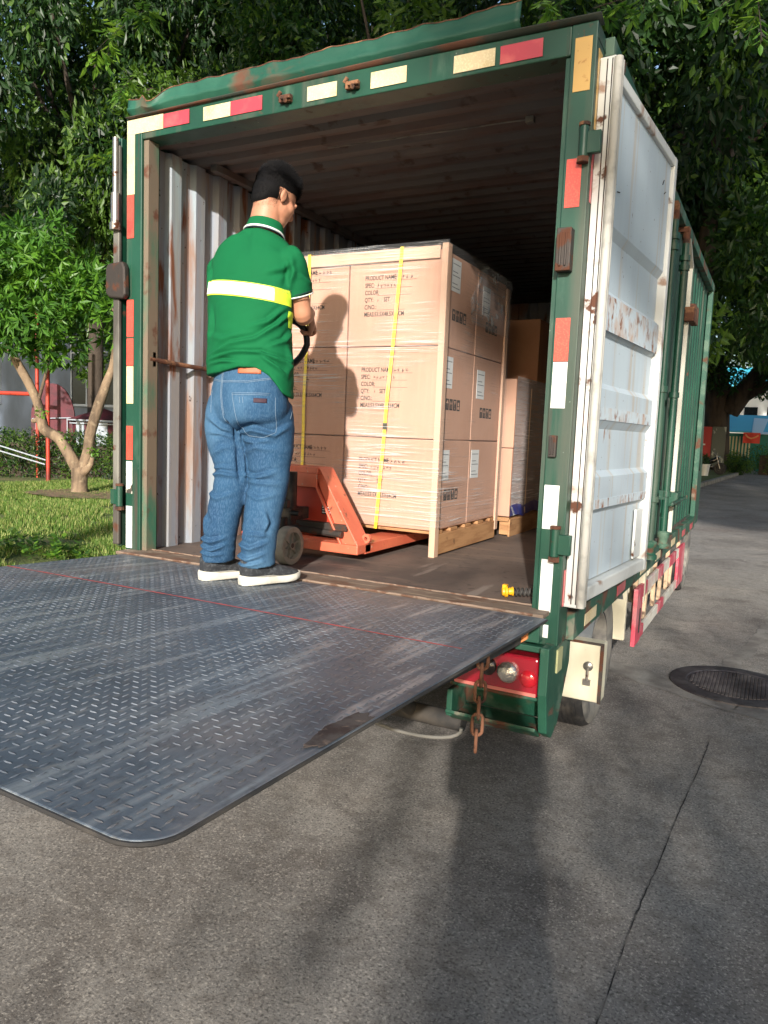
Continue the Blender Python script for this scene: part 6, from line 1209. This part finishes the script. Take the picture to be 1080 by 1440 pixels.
m_ = MB(); m_.grid([[(.75+.95*i/8, 49.2+.03*math.sin(i), z) for i in range(9)] for z in (.85, 1.2, 1.5)]); m_.build('cloth', M('orange_red_cloth', srgb(224, 74, 56), .7), bn, solid=.006); m_ = MB(); m_.tube([(.86, 49.16, 1.38), (1.0, 49.15, 1.22), (1.2, 49.15, 1.14), (1.42, 49.15, 1.22), (1.6, 49.16, 1.34)], .05, 6); m_.build('yellow_mark', M('yellow_mark', srgb(240, 170, 110), .6), bn)
h2 = thing('hedge', 'rounded bright green hedge at the right edge down the road', 'hedge', (3.2, 43.5, -Z0+.1))
m_ = MB(); m_.box(1.9, 7, 43.3, 44.1, -Z0, .2); m_.build('stems', mBarkD, h2); cs = [(1.7+.45*i, 43.6+.25*math.sin(i*2), z) for i in range(13) for z in (-.5, -.1, .32)]; crown(h2, cs, [.52]*len(cs), 9000, .13, 91, mLeafB, name='foliage')
h3 = thing('bush', 'dark rounded bush between the motorcycle and the green hedge', 'bush', (.9, 41, -Z0+.1))
cs, rs = clumps((.85, 41, -.25), (.75, .6, .5), 16, 8, (.2, .35)); crown(h3, cs, rs, 3500, .12, 8, mLeaf, name='foliage'); m_ = MB(); m_.tube([(.85, 41, -Z0), (.85, 41, -.3)], .05, 6); m_.build('stem', mBarkD, h3)
fb = thing('far_building', 'distant pale building with cyan roof seen past the dark trunk', 'building', (9, 95, -Z0))
m_ = MB(); m_.box(-8, 9, 95, 105, -Z0, 7.5); m_.build('wall', M('pale_far_wall', srgb(214, 214, 206), .8), fb); m_ = MB(); m_.prism([(-9, 94, 7.5), (10, 94, 7.5), (10, 100, 10), (-9, 100, 10)], (0, 0, .2)); m_.build('roof', M('cyan_roof', srgb(70, 180, 200), .5), fb); m_ = MB()
for k in range(6): m_.box(-6+2.4*k, -4.6+2.4*k, 94.9, 94.98, 3.5, 5.2)
m_.build('window', mGlass, fb)
for k, (x, y, s) in enumerate([(16, 62, 1.7), (-12, 55, 1.7), (24, 90, 2.2), (4.5, 120, 2.2), (-20, 100, 2.4), (12.6, 27, 1.2)]):
    copytree([tA, tB][k % 2], ['large tree past the right road edge in the middle distance', 'tree beyond the verge left of the road, far off', 'distant tree right of the road', 'distant tree closing the end of the road', 'distant tree left behind the pale far building', 'tree on the right roadside out beyond the overhanging branch'][k], x, y, k*1.3, (s, s, s))
# ================================================================ the photographer (throws the long shadow on the road)
ph = thing('person', 'photographer in dark clothes standing behind the viewpoint', 'person', (3.0, -3.12, -Z0))
b = MB(); bx, by, g0 = 3.0, -3.12, -Z0; lt_ = (.9, .42, 0)
loft(b, [(bx, by, g0+.82, .15, .11), (bx, by, g0+.95, .165, .12), (bx, by, g0+1.1, .16, .115), (bx, by, g0+1.28, .185, .12), (bx, by, g0+1.38, .17, .10), (bx, by, g0+1.44, .08, .07), (bx, by, g0+1.5, .055, .06), (bx-.02, by+.02, g0+1.55, .05, .055)], lt_)
ball(b, (bx-.03, by+.03, g0+1.63), (.078, .095, .115)); 
for s in (-1, 1):
    L_ = Vector((lt_[0], lt_[1], 0))*s
    hp = Vector((bx, by, g0+.86))+L_*.09; ft_ = Vector((bx, by, g0+.05))+L_*.13
    loft(b, [(*hp, .09, .10), (*hp.lerp(ft_, .5), .06, .065), (*hp.lerp(ft_, .75), .056, .06), (*ft_, .045, .05)], lt_, n=18); loft(b, [(*(ft_+Vector((.03, -.06, -.01))), .04, .04), (*(ft_+Vector((-.06, .13, -.02))), .042, .028), (*(ft_+Vector((-.08, .17, -.03))), .03, .02)], lt_, n=14)
    sh_ = Vector((bx, by, g0+1.36))+L_*.19; el_ = sh_+Vector((-.06, .16, -.22))-L_*.01; wr_ = Vector((2.9, -2.93, .66))+L_*.075
    loft(b, [(*sh_, .055, .055), (*sh_.lerp(el_, .7), .045, .045), (*el_, .04, .04), (*el_.lerp(wr_, .5), .037, .037), (*wr_, .027, .027)], (0, 0, 1), n=14)
    pm = wr_+Vector((-.02, .05, .0)); loft(b, [(*wr_, .026, .02), (*wr_.lerp(pm, .6), .036, .016), (*pm, .036, .012)], (0, 0, 1), n=12)
    for k in range(4): b.tube([pm+Vector((0, 0, -.03+.02*k)), pm+Vector((-.012, .03, -.03+.02*k))-L_*.01, pm+Vector((-.01, .04, -.03+.02*k))-L_*.035], .008, 8)
    b.tube([wr_+Vector((0, .01, .02)), pm+Vector((.02, 0, .035))-L_*.02, pm+Vector((.02, .01, .04))-L_*.045], .010, 8)
po_ = finish(baked(b, .008, 5), 'body', [M('dark_clothing', srgb(48, 52, 62), .9)], ph)
m_ = MB(); ball(m_, (bx-.02, by+.01, g0+1.67), (.084, .10, .095)); m_.build('hair', mHair, ph, smooth=180)
for o in bpy.data.objects:
    if '_base' in o.keys(): del o['_base']
